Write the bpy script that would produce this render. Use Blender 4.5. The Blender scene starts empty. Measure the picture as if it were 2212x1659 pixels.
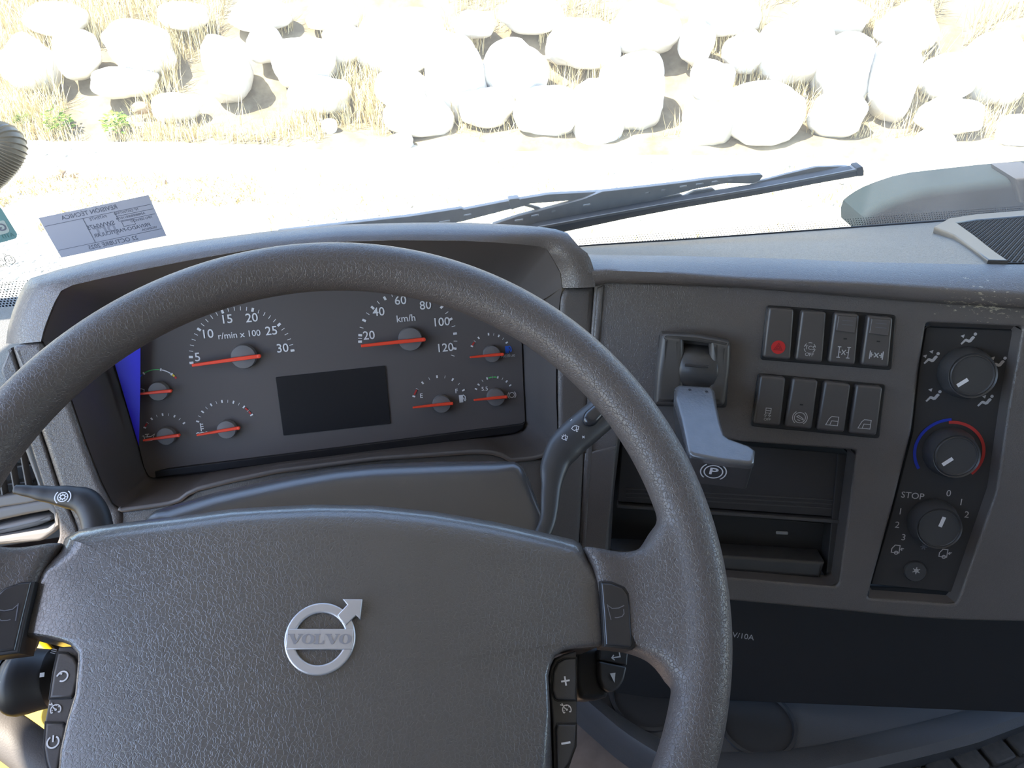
import bpy, bmesh, math, random
import numpy as np
from mathutils import Vector, Matrix, noise
from mathutils.geometry import tessellate_polygon

S = bpy.context.scene
COL = S.collection
random.seed(7)

# ------------------------------------------------------------------ camera
FPX, CX, CY = 1660.0, 1106.0, 829.5
PSI, PIT = math.radians(10), math.radians(35)
CAMP = np.array([0, 0, 2.3])
c_r = np.array([math.cos(PSI), -math.sin(PSI), 0.0])
c_f = np.array([math.sin(PSI) * math.cos(PIT), math.cos(PSI) * math.cos(PIT), -math.sin(PIT)])
c_d = np.cross(c_f, c_r)
CM = np.stack([c_r, c_d, c_f], 1)
cam = bpy.data.cameras.new('camera')
cam.sensor_width = 36.0
cam.lens = FPX / 2212 * 36
cam.clip_start = 0.02
cam.clip_end = 300
cam_o = bpy.data.objects.new('camera', cam)
COL.objects.link(cam_o)
u_ = -c_d
cam_o.matrix_world = Matrix(((c_r[0], u_[0], -c_f[0], CAMP[0]), (c_r[1], u_[1], -c_f[1], CAMP[1]),
                             (c_r[2], u_[2], -c_f[2], CAMP[2]), (0, 0, 0, 1)))
S.camera = cam_o

# ------------------------------------------------------------------ light
SUN_DIR = Vector((-0.56, -0.10, 1.0)).normalized()      # towards the sun: behind and left of the cab
w = bpy.data.worlds.new('sky')
S.world = w
w.use_nodes = True
nt = w.node_tree
nt.nodes.clear()
sky = nt.nodes.new('ShaderNodeTexSky')
sky.sky_type = 'NISHITA'
sky.sun_disc = False
sky.sun_elevation = math.asin(SUN_DIR.z)
sky.sun_rotation = math.atan2(SUN_DIR.x, SUN_DIR.y)
sky.altitude = 600
sky.dust_density = 1.2
sky.ozone_density = 1.5
bg = nt.nodes.new('ShaderNodeBackground')
bg.inputs['Strength'].default_value = 0.33
wo = nt.nodes.new('ShaderNodeOutputWorld')
nt.links.new(sky.outputs[0], bg.inputs[0])
nt.links.new(bg.outputs[0], wo.inputs[0])
sl = bpy.data.lights.new('sun', 'SUN')
sl.energy = 9.0
sl.color = (1.0, 0.93, 0.80)
sl.angle = math.radians(0.55)
so = bpy.data.objects.new('sun', sl)
COL.objects.link(so)
so.rotation_euler = SUN_DIR.to_track_quat('Z', 'Y').to_euler()
so.location = (0, 0, 20)
S.view_settings.view_transform = 'Standard'
S.view_settings.look = 'None'
S.view_settings.gamma = 1
S.view_settings.use_curve_mapping = False
S.view_settings.exposure = 1.62
S.cycles.max_bounces = 8
S.cycles.transparent_max_bounces = 16
S.cycles.caustics_reflective = False
S.cycles.caustics_refractive = False
S.cycles.sample_clamp_indirect = 8

# ------------------------------------------------------------------ geometry frames
V = lambda *a: np.array(a, float)


def ray(x, y):
    return CM @ V((x - CX) / FPX, (y - CY) / FPX, 1.0)


class Plane:
    """a real plane in the cab: o + a*u + b*v + h*n"""
    def __init__(s, o, u, v):
        s.o = np.array(o, float)
        s.u = np.array(u, float) / np.linalg.norm(u)
        n = np.cross(s.u, v)
        s.n = n / np.linalg.norm(n)
        s.v = np.cross(s.n, s.u)

    def up(s, h):
        return Plane(s.o + s.n * h, s.u, s.v)

    def hit(s, x, y):
        d = ray(x, y)
        return CAMP + d * (s.n @ (s.o - CAMP) / (s.n @ d))

    def uv(s, x, y):
        q = s.hit(x, y) - s.o
        return (q @ s.u, q @ s.v)

    def uvs(s, pts):
        return [s.uv(*p) for p in pts]

    def p(s, a, b, h=0.0):
        return s.o + s.u * a + s.v * b + s.n * h


def proj(q):
    c = CM.T @ (np.array(q) - CAMP)
    return (CX + FPX * c[0] / c[2], CY + FPX * c[1] / c[2])


def at(x, y, d):
    return CAMP + ray(x, y) * d


XA = V(1, 0, 0)
tK = math.radians(25)
K = Plane(at(720, 850, .74), XA, V(0, math.sin(tK), math.cos(tK)))       # instrument face
K2 = K.up(.07)                                                           # front of the hood
nW = V(.0386, -.5237, .8508)
nW /= np.linalg.norm(nW)
uW = XA - nW * nW[0]
W = Plane(V(-.0511, .3137, 1.9399), uW, np.cross(nW, uW))                 # steering wheel
F = Plane(K2.hit(1285, 750), V(.9417, -.3364, .0092), V(.131, .3843, .9139))  # switch fascia
WS_LEAN = math.radians(4)
_b = ray(1480, 518)
WS = Plane(CAMP + _b * (.8 / _b[1]), XA, V(0, -math.sin(WS_LEAN), math.cos(WS_LEAN)))  # windscreen

# ------------------------------------------------------------------ object helpers
WLOC = {}


def tagp(o, label=None, cat=None, group=None, kind=None):
    if label: o['label'] = label
    if cat: o['category'] = cat
    if group: o['group'] = group
    if kind: o['kind'] = kind
    return o


def thing(name, loc, label, cat, group=None):
    o = bpy.data.objects.new(name, None)
    o.empty_display_size = 0.02
    COL.objects.link(o)
    o.location = Vector(loc)
    WLOC[o] = np.array(loc, float)
    return tagp(o, label, cat, group)


def mesh_obj(name, verts, faces, mat, parent=None, smooth=True, angle=35, label=None):
    vs = np.array(verts, float)
    c = (vs.min(0) + vs.max(0)) / 2
    me = bpy.data.meshes.new(name)
    me.from_pydata([tuple(v) for v in (vs - c)], [], faces)
    bm = bmesh.new()
    bm.from_mesh(me)
    bmesh.ops.recalc_face_normals(bm, faces=bm.faces)
    bm.to_mesh(me)
    bm.free()
    if smooth:
        me.shade_smooth()
        me.set_sharp_from_angle(angle=math.radians(angle))
    me.materials.append(mat)
    o = bpy.data.objects.new(name, me)
    COL.objects.link(o)
    WLOC[o] = c
    if parent is not None:
        o.parent = parent
        o.location = Vector(c - WLOC[parent])
    else:
        o.location = Vector(c)
    if label: o['label'] = label
    return o


def ccw(p):
    a = sum(p[i][0] * p[(i + 1) % len(p)][1] - p[(i + 1) % len(p)][0] * p[i][1] for i in range(len(p)))
    p = [(float(x), float(y)) for x, y in p]
    return p if a > 0 else p[::-1]


def fillet(poly, r, n=4):
    """round every corner of a closed 2D polygon"""
    out = []
    m = len(poly)
    P = [V(*q) for q in poly]
    for i in range(m):
        a, b, c = P[i - 1], P[i], P[(i + 1) % m]
        d1, d2 = a - b, c - b
        l1, l2 = np.linalg.norm(d1), np.linalg.norm(d2)
        d1, d2 = d1 / l1, d2 / l2
        ri = r[i] if isinstance(r, (list, tuple)) else r
        t = min(ri, l1 * .45, l2 * .45)
        if t < 1e-6:
            out.append(tuple(b))
            continue
        for k in range(n + 1):
            s = k / n
            q = (b + d1 * t) * (1 - s) ** 2 + 2 * b * s * (1 - s) + (b + d2 * t) * s * s
            out.append(tuple(q))
    return out


def chaikin(p, n=2, closed=True):
    p = [V(*q) for q in p]
    for _ in range(n):
        o = []
        m = len(p)
        rng = range(m) if closed else range(m - 1)
        if not closed: o.append(p[0])
        for i in rng:
            a, b = p[i], p[(i + 1) % m]
            o += [a * .75 + b * .25, a * .25 + b * .75]
        if not closed: o.append(p[-1])
        p = o
    return [tuple(q) for q in p]


def inset(poly, d):
    """inset a CCW polygon by d (scalar or list)"""
    P = np.array(poly)
    m = len(P)
    out = []
    for i in range(m):
        e1 = P[i] - P[i - 1]
        e2 = P[(i + 1) % m] - P[i]
        n1 = V(-e1[1], e1[0]) / (np.linalg.norm(e1) + 1e-12)
        n2 = V(-e2[1], e2[0]) / (np.linalg.norm(e2) + 1e-12)
        b = n1 + n2
        k = max(.35, (b @ b) / 2)
        di = d[i] if isinstance(d, (list, np.ndarray)) else d
        out.append(tuple(P[i] + b / k * di))
    return out


def solid(name, outer, plane, h0, h1, rad, mat, parent=None, holes=(), segs=3, crown=0.0, label=None, angle=35,
          back=True):
    """closed plate with rounded upper edges, optional holes or a crowned face"""
    outer = ccw(outer)
    rads = np.array(rad if isinstance(rad, (list, np.ndarray)) else [rad] * len(outer), float)
    loops = [(outer, 1)] + [(ccw(h), -1) for h in holes]
    verts, faces, caps = [], [], []
    for poly, sg in loops:
        m = len(poly)
        rr = rads if sg == 1 else np.full(m, float(np.min(rads)))
        rings = [(poly, np.full(m, h0))]
        for k in range(segs + 1):
            a = math.pi / 2 * k / segs
            rings.append((inset(poly, rr * (1 - math.cos(a)) * sg), h1 - rr * (1 - math.sin(a))))
        rings.append((inset(poly, rr * 1.18 * sg), np.full(m, h1)))
        base = len(verts)
        for rp, hh in rings:
            for (a, b), h in zip(rp, hh):
                verts.append(plane.p(a, b, h))
        for k in range(len(rings) - 1):
            for i in range(m):
                j = (i + 1) % m
                A = base + k * m
                faces.append((A + i, A + j, A + m + j, A + m + i))
        caps.append((rings[-1][0], base + (len(rings) - 1) * m, poly, base))
    if crown and not holes:
        top, st, _, _ = caps[0]
        m = len(top)
        c = np.mean(np.array(top), 0)
        prev = st
        for s in (.85, .7, .55, .4, .25, .1):
            b = len(verts)
            for a in top:
                q = c + (V(*a) - c) * s
                verts.append(plane.p(q[0], q[1], h1 + crown * (1 - s * s)))
            for i in range(m):
                j = (i + 1) % m
                faces.append((prev + i, prev + j, b + j, b + i))
            prev = b
        verts.append(plane.p(c[0], c[1], h1 + crown))
        for i in range(m):
            faces.append((prev + i, prev + (i + 1) % m, len(verts) - 1))
    else:
        idx = []
        for top, st, _, _ in caps:
            idx += list(range(st, st + len(top)))
        for t in tessellate_polygon([[Vector((a, b, 0)) for a, b in top] for top, _, _, _ in caps]):
            faces.append(tuple(idx[i] for i in t))
    if back:
        idx = []
        for _, _, pl, st in caps:
            idx += list(range(st, st + len(pl)))
        for t in tessellate_polygon([[Vector((a, b, 0)) for a, b in pl] for _, _, pl, _ in caps]):
            faces.append(tuple(idx[i] for i in t))
    return mesh_obj(name, verts, faces, mat, parent, angle=angle, label=label)


def px_solid(name, pts, plane, h0, h1, rad, mat, parent=None, fil=0.0, **kw):
    """outline given where the plane at height h1 meets the sight lines of the survey points"""
    q = plane.up(h1).uvs(pts)
    if fil: q = fillet(ccw(q), fil)
    return solid(name, q, plane, h0, h1, rad, mat, parent, **kw)


def tube(name, pts, radii, mat, parent=None, seg=20, flat=None, ref=None, caps=True, label=None, sub=6):
    """swept round (or flattened) bar through 3D points, smoothly interpolated"""
    P = [np.array(p, float) for p in pts]
    R = list(radii)
    if sub > 1 and len(P) > 2:
        Q, RR = [], []
        n = len(P)
        for i in range(n - 1):
            p0, p1, p2, p3 = P[max(i - 1, 0)], P[i], P[i + 1], P[min(i + 2, n - 1)]
            for k in range(sub):
                t = k / sub
                Q.append(.5 * ((2 * p1) + (-p0 + p2) * t + (2 * p0 - 5 * p1 + 4 * p2 - p3) * t * t
                               + (-p0 + 3 * p1 - 3 * p2 + p3) * t ** 3))
                RR.append(R[i] + (R[i + 1] - R[i]) * (t * t * (3 - 2 * t)))
        Q.append(P[-1])
        RR.append(R[-1])
        P, R = Q, RR
    verts, faces = [], []
    n = len(P)
    ref = V(0, 0, 1) if ref is None else np.array(ref, float)
    for i in range(n):
        t = P[min(i + 1, n - 1)] - P[max(i - 1, 0)]
        t /= np.linalg.norm(t) + 1e-12
        b = np.cross(t, ref)
        if np.linalg.norm(b) < 1e-4: b = np.cross(t, V(1, 0, 0))
        b /= np.linalg.norm(b)
        nn = np.cross(b, t)
        for k in range(seg):
            a = 2 * math.pi * k / seg
            verts.append(P[i] + R[i] * (b * math.cos(a) + nn * math.sin(a) * (flat or 1.0)))
    for i in range(n - 1):
        for k in range(seg):
            j = (k + 1) % seg
            faces.append((i * seg + k, i * seg + j, (i + 1) * seg + j, (i + 1) * seg + k))
    if caps:
        for st, e, sg in ((0, 0, -1), ((n - 1) * seg, n - 1, 1)):
            t = P[e] - P[e - sg]
            t = t / (np.linalg.norm(t) + 1e-12)
            prev = list(range(st, st + seg))
            c0 = P[e]
            for s, o in ((.8, .35), (.45, .55)):
                bidx = len(verts)
                for k in range(seg):
                    verts.append(c0 + (verts[st + k] - c0) * s + t * R[e] * o * (flat or 1) * .6)
                nx = list(range(bidx, bidx + seg))
                for k in range(seg):
                    faces.append((prev[k], prev[(k + 1) % seg], nx[(k + 1) % seg], nx[k]))
                prev = nx
            faces.append(tuple(prev))
    return mesh_obj(name, verts, faces, mat, parent, angle=50, label=label)


def lathe(name, plane, c, prof, mat, parent=None, seg=40, label=None, mod=None, angle=40):
    """profile (radius, height) turned round the plane's normal at c"""
    verts, faces = [], []
    for r, h in prof:
        for k in range(seg):
            a = 2 * math.pi * k / seg
            rr = r * (mod(a, h) if mod else 1)
            verts.append(plane.p(c[0] + rr * math.cos(a), c[1] + rr * math.sin(a), h))
    for i in range(len(prof) - 1):
        for k in range(seg):
            j = (k + 1) % seg
            faces.append((i * seg + k, i * seg + j, (i + 1) * seg + j, (i + 1) * seg + k))
    faces.append(tuple(range((len(prof) - 1) * seg, len(prof) * seg)))
    faces.append(tuple(range(seg)))
    return mesh_obj(name, verts, faces, mat, parent, angle=angle, label=label)


def loft(name, rings, mat, parent=None, closed=False, label=None, angle=40, endcap=False):
    verts = [np.array(p) for r in rings for p in r]
    m = len(rings[0])
    faces = []
    for i in range(len(rings) - 1):
        for k in range(m if closed else m - 1):
            j = (k + 1) % m
            faces.append((i * m + k, i * m + j, (i + 1) * m + j, (i + 1) * m + k))
    if endcap:
        faces.append(tuple(i * m for i in range(len(rings))))
    return mesh_obj(name, verts, faces, mat, parent, angle=angle, label=label)


def resample(p, n):
    p = np.array(p, float)
    s = np.r_[0, np.cumsum(np.linalg.norm(np.diff(p, axis=0), axis=1))]
    t = np.linspace(0, s[-1], n)
    return np.stack([np.interp(t, s, p[:, k]) for k in range(p.shape[1])], 1)


def box_verts(x0, x1, y0, y1, z0, z1):
    v = [(x, y, z) for x in (x0, x1) for y in (y0, y1) for z in (z0, z1)]
    f = [(0, 1, 3, 2), (4, 6, 7, 5), (0, 4, 5, 1), (2, 3, 7, 6), (0, 2, 6, 4), (1, 5, 7, 3)]
    return v, f


def boxes(name, bs, mat, parent=None, label=None):
    vs, fs = [], []
    for b in bs:
        v, f = box_verts(*b)
        fs += [tuple(i + len(vs) for i in q) for q in f]
        vs += v
    return mesh_obj(name, vs, fs, mat, parent, smooth=False, label=label)


TEXTS = []


def text(name, s, plane, uv, size, mat, parent, rot=0.0, h=.0003, mirror=False, align='CENTER', extrude=.00008,
         sx=1.0, bold=0.0, label=None, shear=0.0):
    TEXTS.append((name, s, plane, uv, size, mat, parent, rot, h, mirror, align, extrude, sx, bold, label, shear))


def flush_text():
    obs = []
    for t in TEXTS:
        cu = bpy.data.curves.new('tmp', 'FONT')
        cu.body = t[1]
        cu.size = 1.0
        cu.align_x = t[10]
        cu.align_y = 'CENTER'
        cu.resolution_u = 3
        cu.offset = t[13]
        cu.shear = t[15]
        o = bpy.data.objects.new('tmp', cu)
        COL.objects.link(o)
        obs.append(o)
    dg = bpy.context.evaluated_depsgraph_get()
    dg.update()
    for t, o in zip(TEXTS, obs):
        me = bpy.data.meshes.new_from_object(o.evaluated_get(dg))
        name, s, pl, uv, size, mat, par, rot, h, mir, al, ex, sx, bo, label, sh = t
        vs = [v.co.copy() for v in me.vertices]
        fs = [tuple(f.vertices) for f in me.polygons]
        c, sn = math.cos(rot), math.sin(rot)
        out = []
        for v in vs:
            x, y = v.x * size * sx * (-1 if mir else 1), v.y * size
            out.append(pl.p(uv[0] + x * c - y * sn, uv[1] + x * sn + y * c, h))
        mesh_obj(name, out, fs, mat, par, smooth=False, label=label)
        bpy.data.meshes.remove(me)
        cu = o.data
        bpy.data.objects.remove(o)
        bpy.data.curves.remove(cu)


def strokes(name, lines, plane, uv, scale, width, mat, parent, rot=0.0, h=.0003, mirror=False, label=None, t=.0002):
    """a printed symbol: thin raised ribbons. lines in symbol units, closed when first == last"""
    vs, fs = [], []
    c, sn = math.cos(rot), math.sin(rot)

    def tr(x, y, hh):
        x, y = x * scale * (-1 if mirror else 1), y * scale
        return plane.p(uv[0] + x * c - y * sn, uv[1] + x * sn + y * c, hh)
    hw = width / 2 / scale
    for L in lines:
        if L and L[0] == 'fill':
            b = len(vs)
            P = L[1:]
            vs += [tr(x, y, h + t) for x, y in P]
            fs += [tuple(b + i for i in q) for q in tessellate_polygon([[Vector((x, y, 0)) for x, y in P]])]
            continue
        closed = len(L) > 2 and np.allclose(L[0], L[-1])
        P = [V(*q) for q in (L[:-1] if closed else L)]
        m = len(P)
        left, right = [], []
        for i in range(m):
            if closed:
                e1, e2 = P[i] - P[i - 1], P[(i + 1) % m] - P[i]
            else:
                e1 = P[i] - P[i - 1] if i else P[1] - P[0]
                e2 = P[i + 1] - P[i] if i < m - 1 else P[-1] - P[-2]
            e1 = e1 / (np.linalg.norm(e1) + 1e-9)
            e2 = e2 / (np.linalg.norm(e2) + 1e-9)
            n1, n2 = V(-e1[1], e1[0]), V(-e2[1], e2[0])
            bb = n1 + n2
            bb = bb / max(.5, (bb @ bb) / 2)
            left.append(P[i] + bb * hw)
            right.append(P[i] - bb * hw)
        b = len(vs)
        for i in range(m):
            vs += [tr(*left[i], h + t), tr(*right[i], h + t)]
        for i in range(m if closed else m - 1):
            j = (i + 1) % m
            fs.append((b + 2 * i, b + 2 * i + 1, b + 2 * j + 1, b + 2 * j))
    return mesh_obj(name, vs, fs, mat, parent, smooth=False, label=label)


def arc(cx, cy, r, a0, a1, n=16, ry=None):
    return [(cx + r * math.cos(math.radians(a0 + (a1 - a0) * k / n)),
             cy + (ry or r) * math.sin(math.radians(a0 + (a1 - a0) * k / n))) for k in range(n + 1)]


# ------------------------------------------------------------------ materials
def mat_base(name):
    m = bpy.data.materials.new(name)
    m.use_nodes = True
    n = m.node_tree.nodes
    return m, m.node_tree, n['Principled BSDF']


def plain(name, col, rough=.5, spec=.5, metal=0.0, noise_amt=0.0, noise_scale=200, bump=0.0, bump_scale=900):
    m, t, b = mat_base(name)
    b.inputs['Base Color'].default_value = (*col, 1)
    b.inputs['Roughness'].default_value = rough
    b.inputs['Specular IOR Level'].default_value = spec
    b.inputs['Metallic'].default_value = metal
    tc = t.nodes.new('ShaderNodeTexCoord')
    if noise_amt:
        nz = t.nodes.new('ShaderNodeTexNoise')
        nz.inputs['Scale'].default_value = noise_scale
        nz.inputs['Detail'].default_value = 5
        mx = t.nodes.new('ShaderNodeMix')
        mx.data_type = 'RGBA'
        mx.inputs[6].default_value = (*[c * (1 - noise_amt) for c in col], 1)
        mx.inputs[7].default_value = (*[min(1, c * (1 + noise_amt)) for c in col], 1)
        t.links.new(tc.outputs['Object'], nz.inputs['Vector'])
        t.links.new(nz.outputs[0], mx.inputs[0])
        t.links.new(mx.outputs[2], b.inputs['Base Color'])
    if bump:
        nb = t.nodes.new('ShaderNodeTexNoise')
        nb.inputs['Scale'].default_value = bump_scale
        nb.inputs['Detail'].default_value = 2
        bp = t.nodes.new('ShaderNodeBump')
        bp.inputs['Strength'].default_value = bump
        bp.inputs['Distance'].default_value = .0004
        t.links.new(tc.outputs['Object'], nb.inputs['Vector'])
        t.links.new(nb.outputs[0], bp.inputs['Height'])
        t.links.new(bp.outputs[0], b.inputs['Normal'])
    return m


def leather(name, col, rough=.45, scale=330, strength=.5, spec=.5, dist=.0006, dust=0.0, scuff=None):
    """grained vinyl: cells divided by fine creases"""
    m, t, b = mat_base(name)
    b.inputs['Roughness'].default_value = rough
    b.inputs['Specular IOR Level'].default_value = spec
    tc = t.nodes.new('ShaderNodeTexCoord')
    nz = t.nodes.new('ShaderNodeTexNoise')
    nz.inputs['Scale'].default_value = scale * .6
    nz.inputs['Detail'].default_value = 2
    ad = t.nodes.new('ShaderNodeVectorMath')
    ad.operation = 'MULTIPLY_ADD'
    ad.inputs[1].default_value = (.0035, .0035, .0035)
    t.links.new(tc.outputs['Object'], nz.inputs['Vector'])
    t.links.new(nz.outputs['Color'], ad.inputs[0])
    t.links.new(tc.outputs['Object'], ad.inputs[2])
    vo = t.nodes.new('ShaderNodeTexVoronoi')
    vo.feature = 'DISTANCE_TO_EDGE'
    vo.inputs['Scale'].default_value = scale
    t.links.new(ad.outputs[0], vo.inputs['Vector'])
    rp = t.nodes.new('ShaderNodeMapRange')
    rp.inputs[1].default_value = 0
    rp.inputs[2].default_value = .10
    t.links.new(vo.outputs['Distance'], rp.inputs[0])
    n2 = t.nodes.new('ShaderNodeTexNoise')
    n2.inputs['Scale'].default_value = scale * 1.6
    t.links.new(tc.outputs['Object'], n2.inputs['Vector'])
    hm = t.nodes.new('ShaderNodeMath')
    hm.operation = 'MULTIPLY_ADD'
    hm.inputs[1].default_value = .8
    t.links.new(n2.outputs[0], hm.inputs[0])
    t.links.new(rp.outputs[0], hm.inputs[2])
    bp = t.nodes.new('ShaderNodeBump')
    bp.inputs['Strength'].default_value = strength
    bp.inputs['Distance'].default_value = dist
    t.links.new(hm.outputs[0], bp.inputs['Height'])
    t.links.new(bp.outputs[0], b.inputs['Normal'])
    big = t.nodes.new('ShaderNodeTexNoise')
    big.inputs['Scale'].default_value = 22
    big.inputs['Detail'].default_value = 6
    t.links.new(tc.outputs['Object'], big.inputs['Vector'])
    mx = t.nodes.new('ShaderNodeMix')
    mx.data_type = 'RGBA'
    mx.inputs[6].default_value = (*[c * .88 for c in col], 1)
    mx.inputs[7].default_value = (*[c * 1.12 for c in col], 1)
    t.links.new(big.outputs[0], mx.inputs[0])
    last = mx.outputs[2]
    if scuff:
        geo = t.nodes.new('ShaderNodeNewGeometry')
        cen, sx, sy = scuff
        sb = t.nodes.new('ShaderNodeVectorMath')
        sb.operation = 'SUBTRACT'
        sb.inputs[1].default_value = tuple(cen)
        t.links.new(geo.outputs['Position'], sb.inputs[0])
        ml = t.nodes.new('ShaderNodeVectorMath')
        ml.operation = 'MULTIPLY'
        ml.inputs[1].default_value = (1 / sx, 1 / sx, 1 / sy)
        t.links.new(sb.outputs[0], ml.inputs[0])
        ln = t.nodes.new('ShaderNodeVectorMath')
        ln.operation = 'LENGTH'
        t.links.new(ml.outputs[0], ln.inputs[0])
        fall = t.nodes.new('ShaderNodeMapRange')
        fall.inputs[1].default_value = 1.0
        fall.inputs[2].default_value = .2
        fall.inputs[3].default_value = 0
        fall.inputs[4].default_value = .17
        t.links.new(ln.outputs['Value'], fall.inputs[0])
        st = t.nodes.new('ShaderNodeVectorMath')
        st.operation = 'MULTIPLY'
        st.inputs[1].default_value = (160, 160, 520)
        t.links.new(geo.outputs['Position'], st.inputs[0])
        ns = t.nodes.new('ShaderNodeTexNoise')
        ns.inputs['Scale'].default_value = 1
        ns.inputs['Detail'].default_value = 5
        ns.inputs['Roughness'].default_value = .7
        t.links.new(st.outputs[0], ns.inputs['Vector'])
        sm = t.nodes.new('ShaderNodeMath')
        sm.operation = 'ADD'
        t.links.new(ns.outputs[0], sm.inputs[0])
        t.links.new(fall.outputs[0], sm.inputs[1])
        th = t.nodes.new('ShaderNodeMath')
        th.operation = 'GREATER_THAN'
        th.inputs[1].default_value = .735
        t.links.new(sm.outputs[0], th.inputs[0])
        m2 = t.nodes.new('ShaderNodeMix')
        m2.data_type = 'RGBA'
        m2.inputs[7].default_value = (.42, .37, .27, 1)
        t.links.new(th.outputs[0], m2.inputs[0])
        t.links.new(last, m2.inputs[6])
        last = m2.outputs[2]
    t.links.new(last, b.inputs['Base Color'])
    return m


GREY = (.060, .060, .066)
SC_C = F.hit(2120, 650)
M = {}
M['rim'] = leather('wheel_leather', (.096, .081, .076), rough=.40, scale=430, strength=.40, dist=.0007, spec=.6)
M['pad'] = leather('pad_vinyl', (.090, .080, .075), rough=.34, scale=420, strength=.32, dist=.0007, spec=.8)
M['pad'].node_tree.nodes['Principled BSDF'].inputs['Coat Weight'].default_value = .7
M['pad'].node_tree.nodes['Principled BSDF'].inputs['Coat Roughness'].default_value = .16
M['dash'] = leather('dash_vinyl', (.110, .097, .091), rough=.36, scale=480, strength=.34, dist=.0006, spec=.8, scuff=(SC_C, .075, .026))
M['dashtop'] = leather('dash_top_vinyl', (.105, .100, .092), rough=.45, scale=480, strength=.7, spec=.6)
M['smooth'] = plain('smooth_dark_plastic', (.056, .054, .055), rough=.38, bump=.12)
M['smoothlit'] = plain('lit_smooth_plastic', (.103, .092, .088), rough=.42, bump=.12)  # paler copy of the smooth plastic: stronger light put into the base colour
M['shroud'] = plain('shroud_plastic', (.070, .065, .064), rough=.27, spec=1.0, bump=.2, bump_scale=1200)
M['gloss'] = plain('gloss_dark_plastic', (.030, .030, .034), rough=.2, spec=.7)
M['black'] = plain('black_plastic', (.016, .015, .016), rough=.5)
M['dark'] = plain('deep_dark_plastic', (.032, .030, .031), rough=.55)
M['face'] = plain('dial_face_grey', (.122, .107, .104), rough=.65, spec=.25)
M['screen'] = plain('dark_display', (.020, .019, .021), rough=.35, spec=.3)
M['white'] = plain('white_print', (.80, .79, .80), rough=.6, spec=.2)
M['dim'] = plain('grey_print', (.52, .51, .52), rough=.6, spec=.2)
M['etch'] = plain('etched_symbol', (.13, .13, .15), rough=.5)
M['needle'] = plain('needle_orange', (.95, .075, .03), rough=.45)
M['red'] = plain('red_print', (.50, .035, .03), rough=.6)
M['redsw'] = plain('red_switch_print', (.55, .02, .02), rough=.5)
M['redline'] = plain('red_line_print', (.30, .012, .015), rough=.6)
M['blueline'] = plain('blue_line_print', (.010, .035, .42), rough=.6)
M['blueprint'] = plain('blue_print', (.03, .13, .62), rough=.6)
M['green'] = plain('green_print', (.10, .48, .14), rough=.6)
M['yellow'] = plain('yellow_print', (.85, .62, .05), rough=.6)
M['hub'] = plain('needle_hub_grey', (.17, .16, .16), rough=.5)
M['silver'] = plain('satin_silver', (.62, .62, .66), rough=.42, metal=.75)
M['switch'] = plain('switch_plastic', (.080, .072, .070), rough=.33, spec=.6)
M['lever'] = plain('lever_plastic', (.10, .10, .104), rough=.26, spec=1.0, noise_amt=.18, noise_scale=90, bump=.3, bump_scale=500)
M['housing'] = plain('housing_plastic', (.085, .079, .076), rough=.40)
M['console'] = plain('console_plastic', (.10, .098, .10), rough=.40, bump=.4, bump_scale=700)
M['mat'] = plain('rubber_mat', (.075, .068, .062), rough=.75, noise_amt=.3, bump=.4)
M['traymat'] = plain('tray_rubber', (.022, .022, .024), rough=.7)
M['carpet'] = plain('dusty_floor', (.30, .225, .18), rough=.9, noise_amt=.35, noise_scale=60)
M['liner'] = plain('roof_liner', (.30, .30, .31), rough=.9)
M['doortrim'] = plain('door_trim_plastic', (.11, .11, .115), rough=.6)
M['yellowpaint'] = plain('yellow_paint', (.42, .27, .003), rough=.35)
M['beige'] = plain('beige_plastic', (.085, .074, .066), rough=.6, bump=.3)
M['ventgrey'] = plain('vent_plastic', (.20, .185, .175), rough=.45)
M['wiper'] = plain('wiper_steel', (.46, .44, .41), rough=.6, noise_amt=.25, noise_scale=60)
M['rubber'] = plain('blade_rubber', (.12, .12, .12), rough=.65)
M['hose'] = plain('ribbed_hose', (.27, .245, .20), rough=.45)
M['paper'] = plain('sticker_paper', (.44, .45, .52), rough=.7, spec=.2)
M['ink'] = plain('sticker_ink', (.15, .16, .20), rough=.7, spec=.2)
M['teal'] = plain('teal_sticker', (.15, .28, .28), rough=.7, spec=.2)
M['tealpale'] = plain('pale_sticker', (.40, .46, .43), rough=.7, spec=.2)
M['frit'] = plain('black_glass_print', (.012, .012, .012), rough=.6)
M['cowl'] = plain('cowl_plastic', (.012, .020, .024), rough=.8, spec=.12, noise_amt=.2, noise_scale=25)
M['metal'] = plain('port_metal', (.35, .34, .33), rough=.35, metal=1.0)


def film():
    m, t, b = mat_base('blue_film')
    b.inputs['Base Color'].default_value = (.05, .035, 1.0, 1)
    b.inputs['Roughness'].default_value = .25
    tr = t.nodes.new('ShaderNodeBsdfTransparent')
    tr.inputs[0].default_value = (.55, .4, 1, 1)
    mx = t.nodes.new('ShaderNodeMixShader')
    mx.inputs[0].default_value = .78
    t.links.new(tr.outputs[0], mx.inputs[1])
    t.links.new(b.outputs[0], mx.inputs[2])
    t.links.new(mx.outputs[0], t.nodes['Material Output'].inputs[0])
    return m


M['film'] = film()

PIVOT = WS.up(-.02).hit(560, 560)       # the wiper spindle; beyond its sweep the pane stays dusty
TIPR = np.linalg.norm(WS.up(-.02).hit(1866, 371) - PIVOT)


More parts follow.
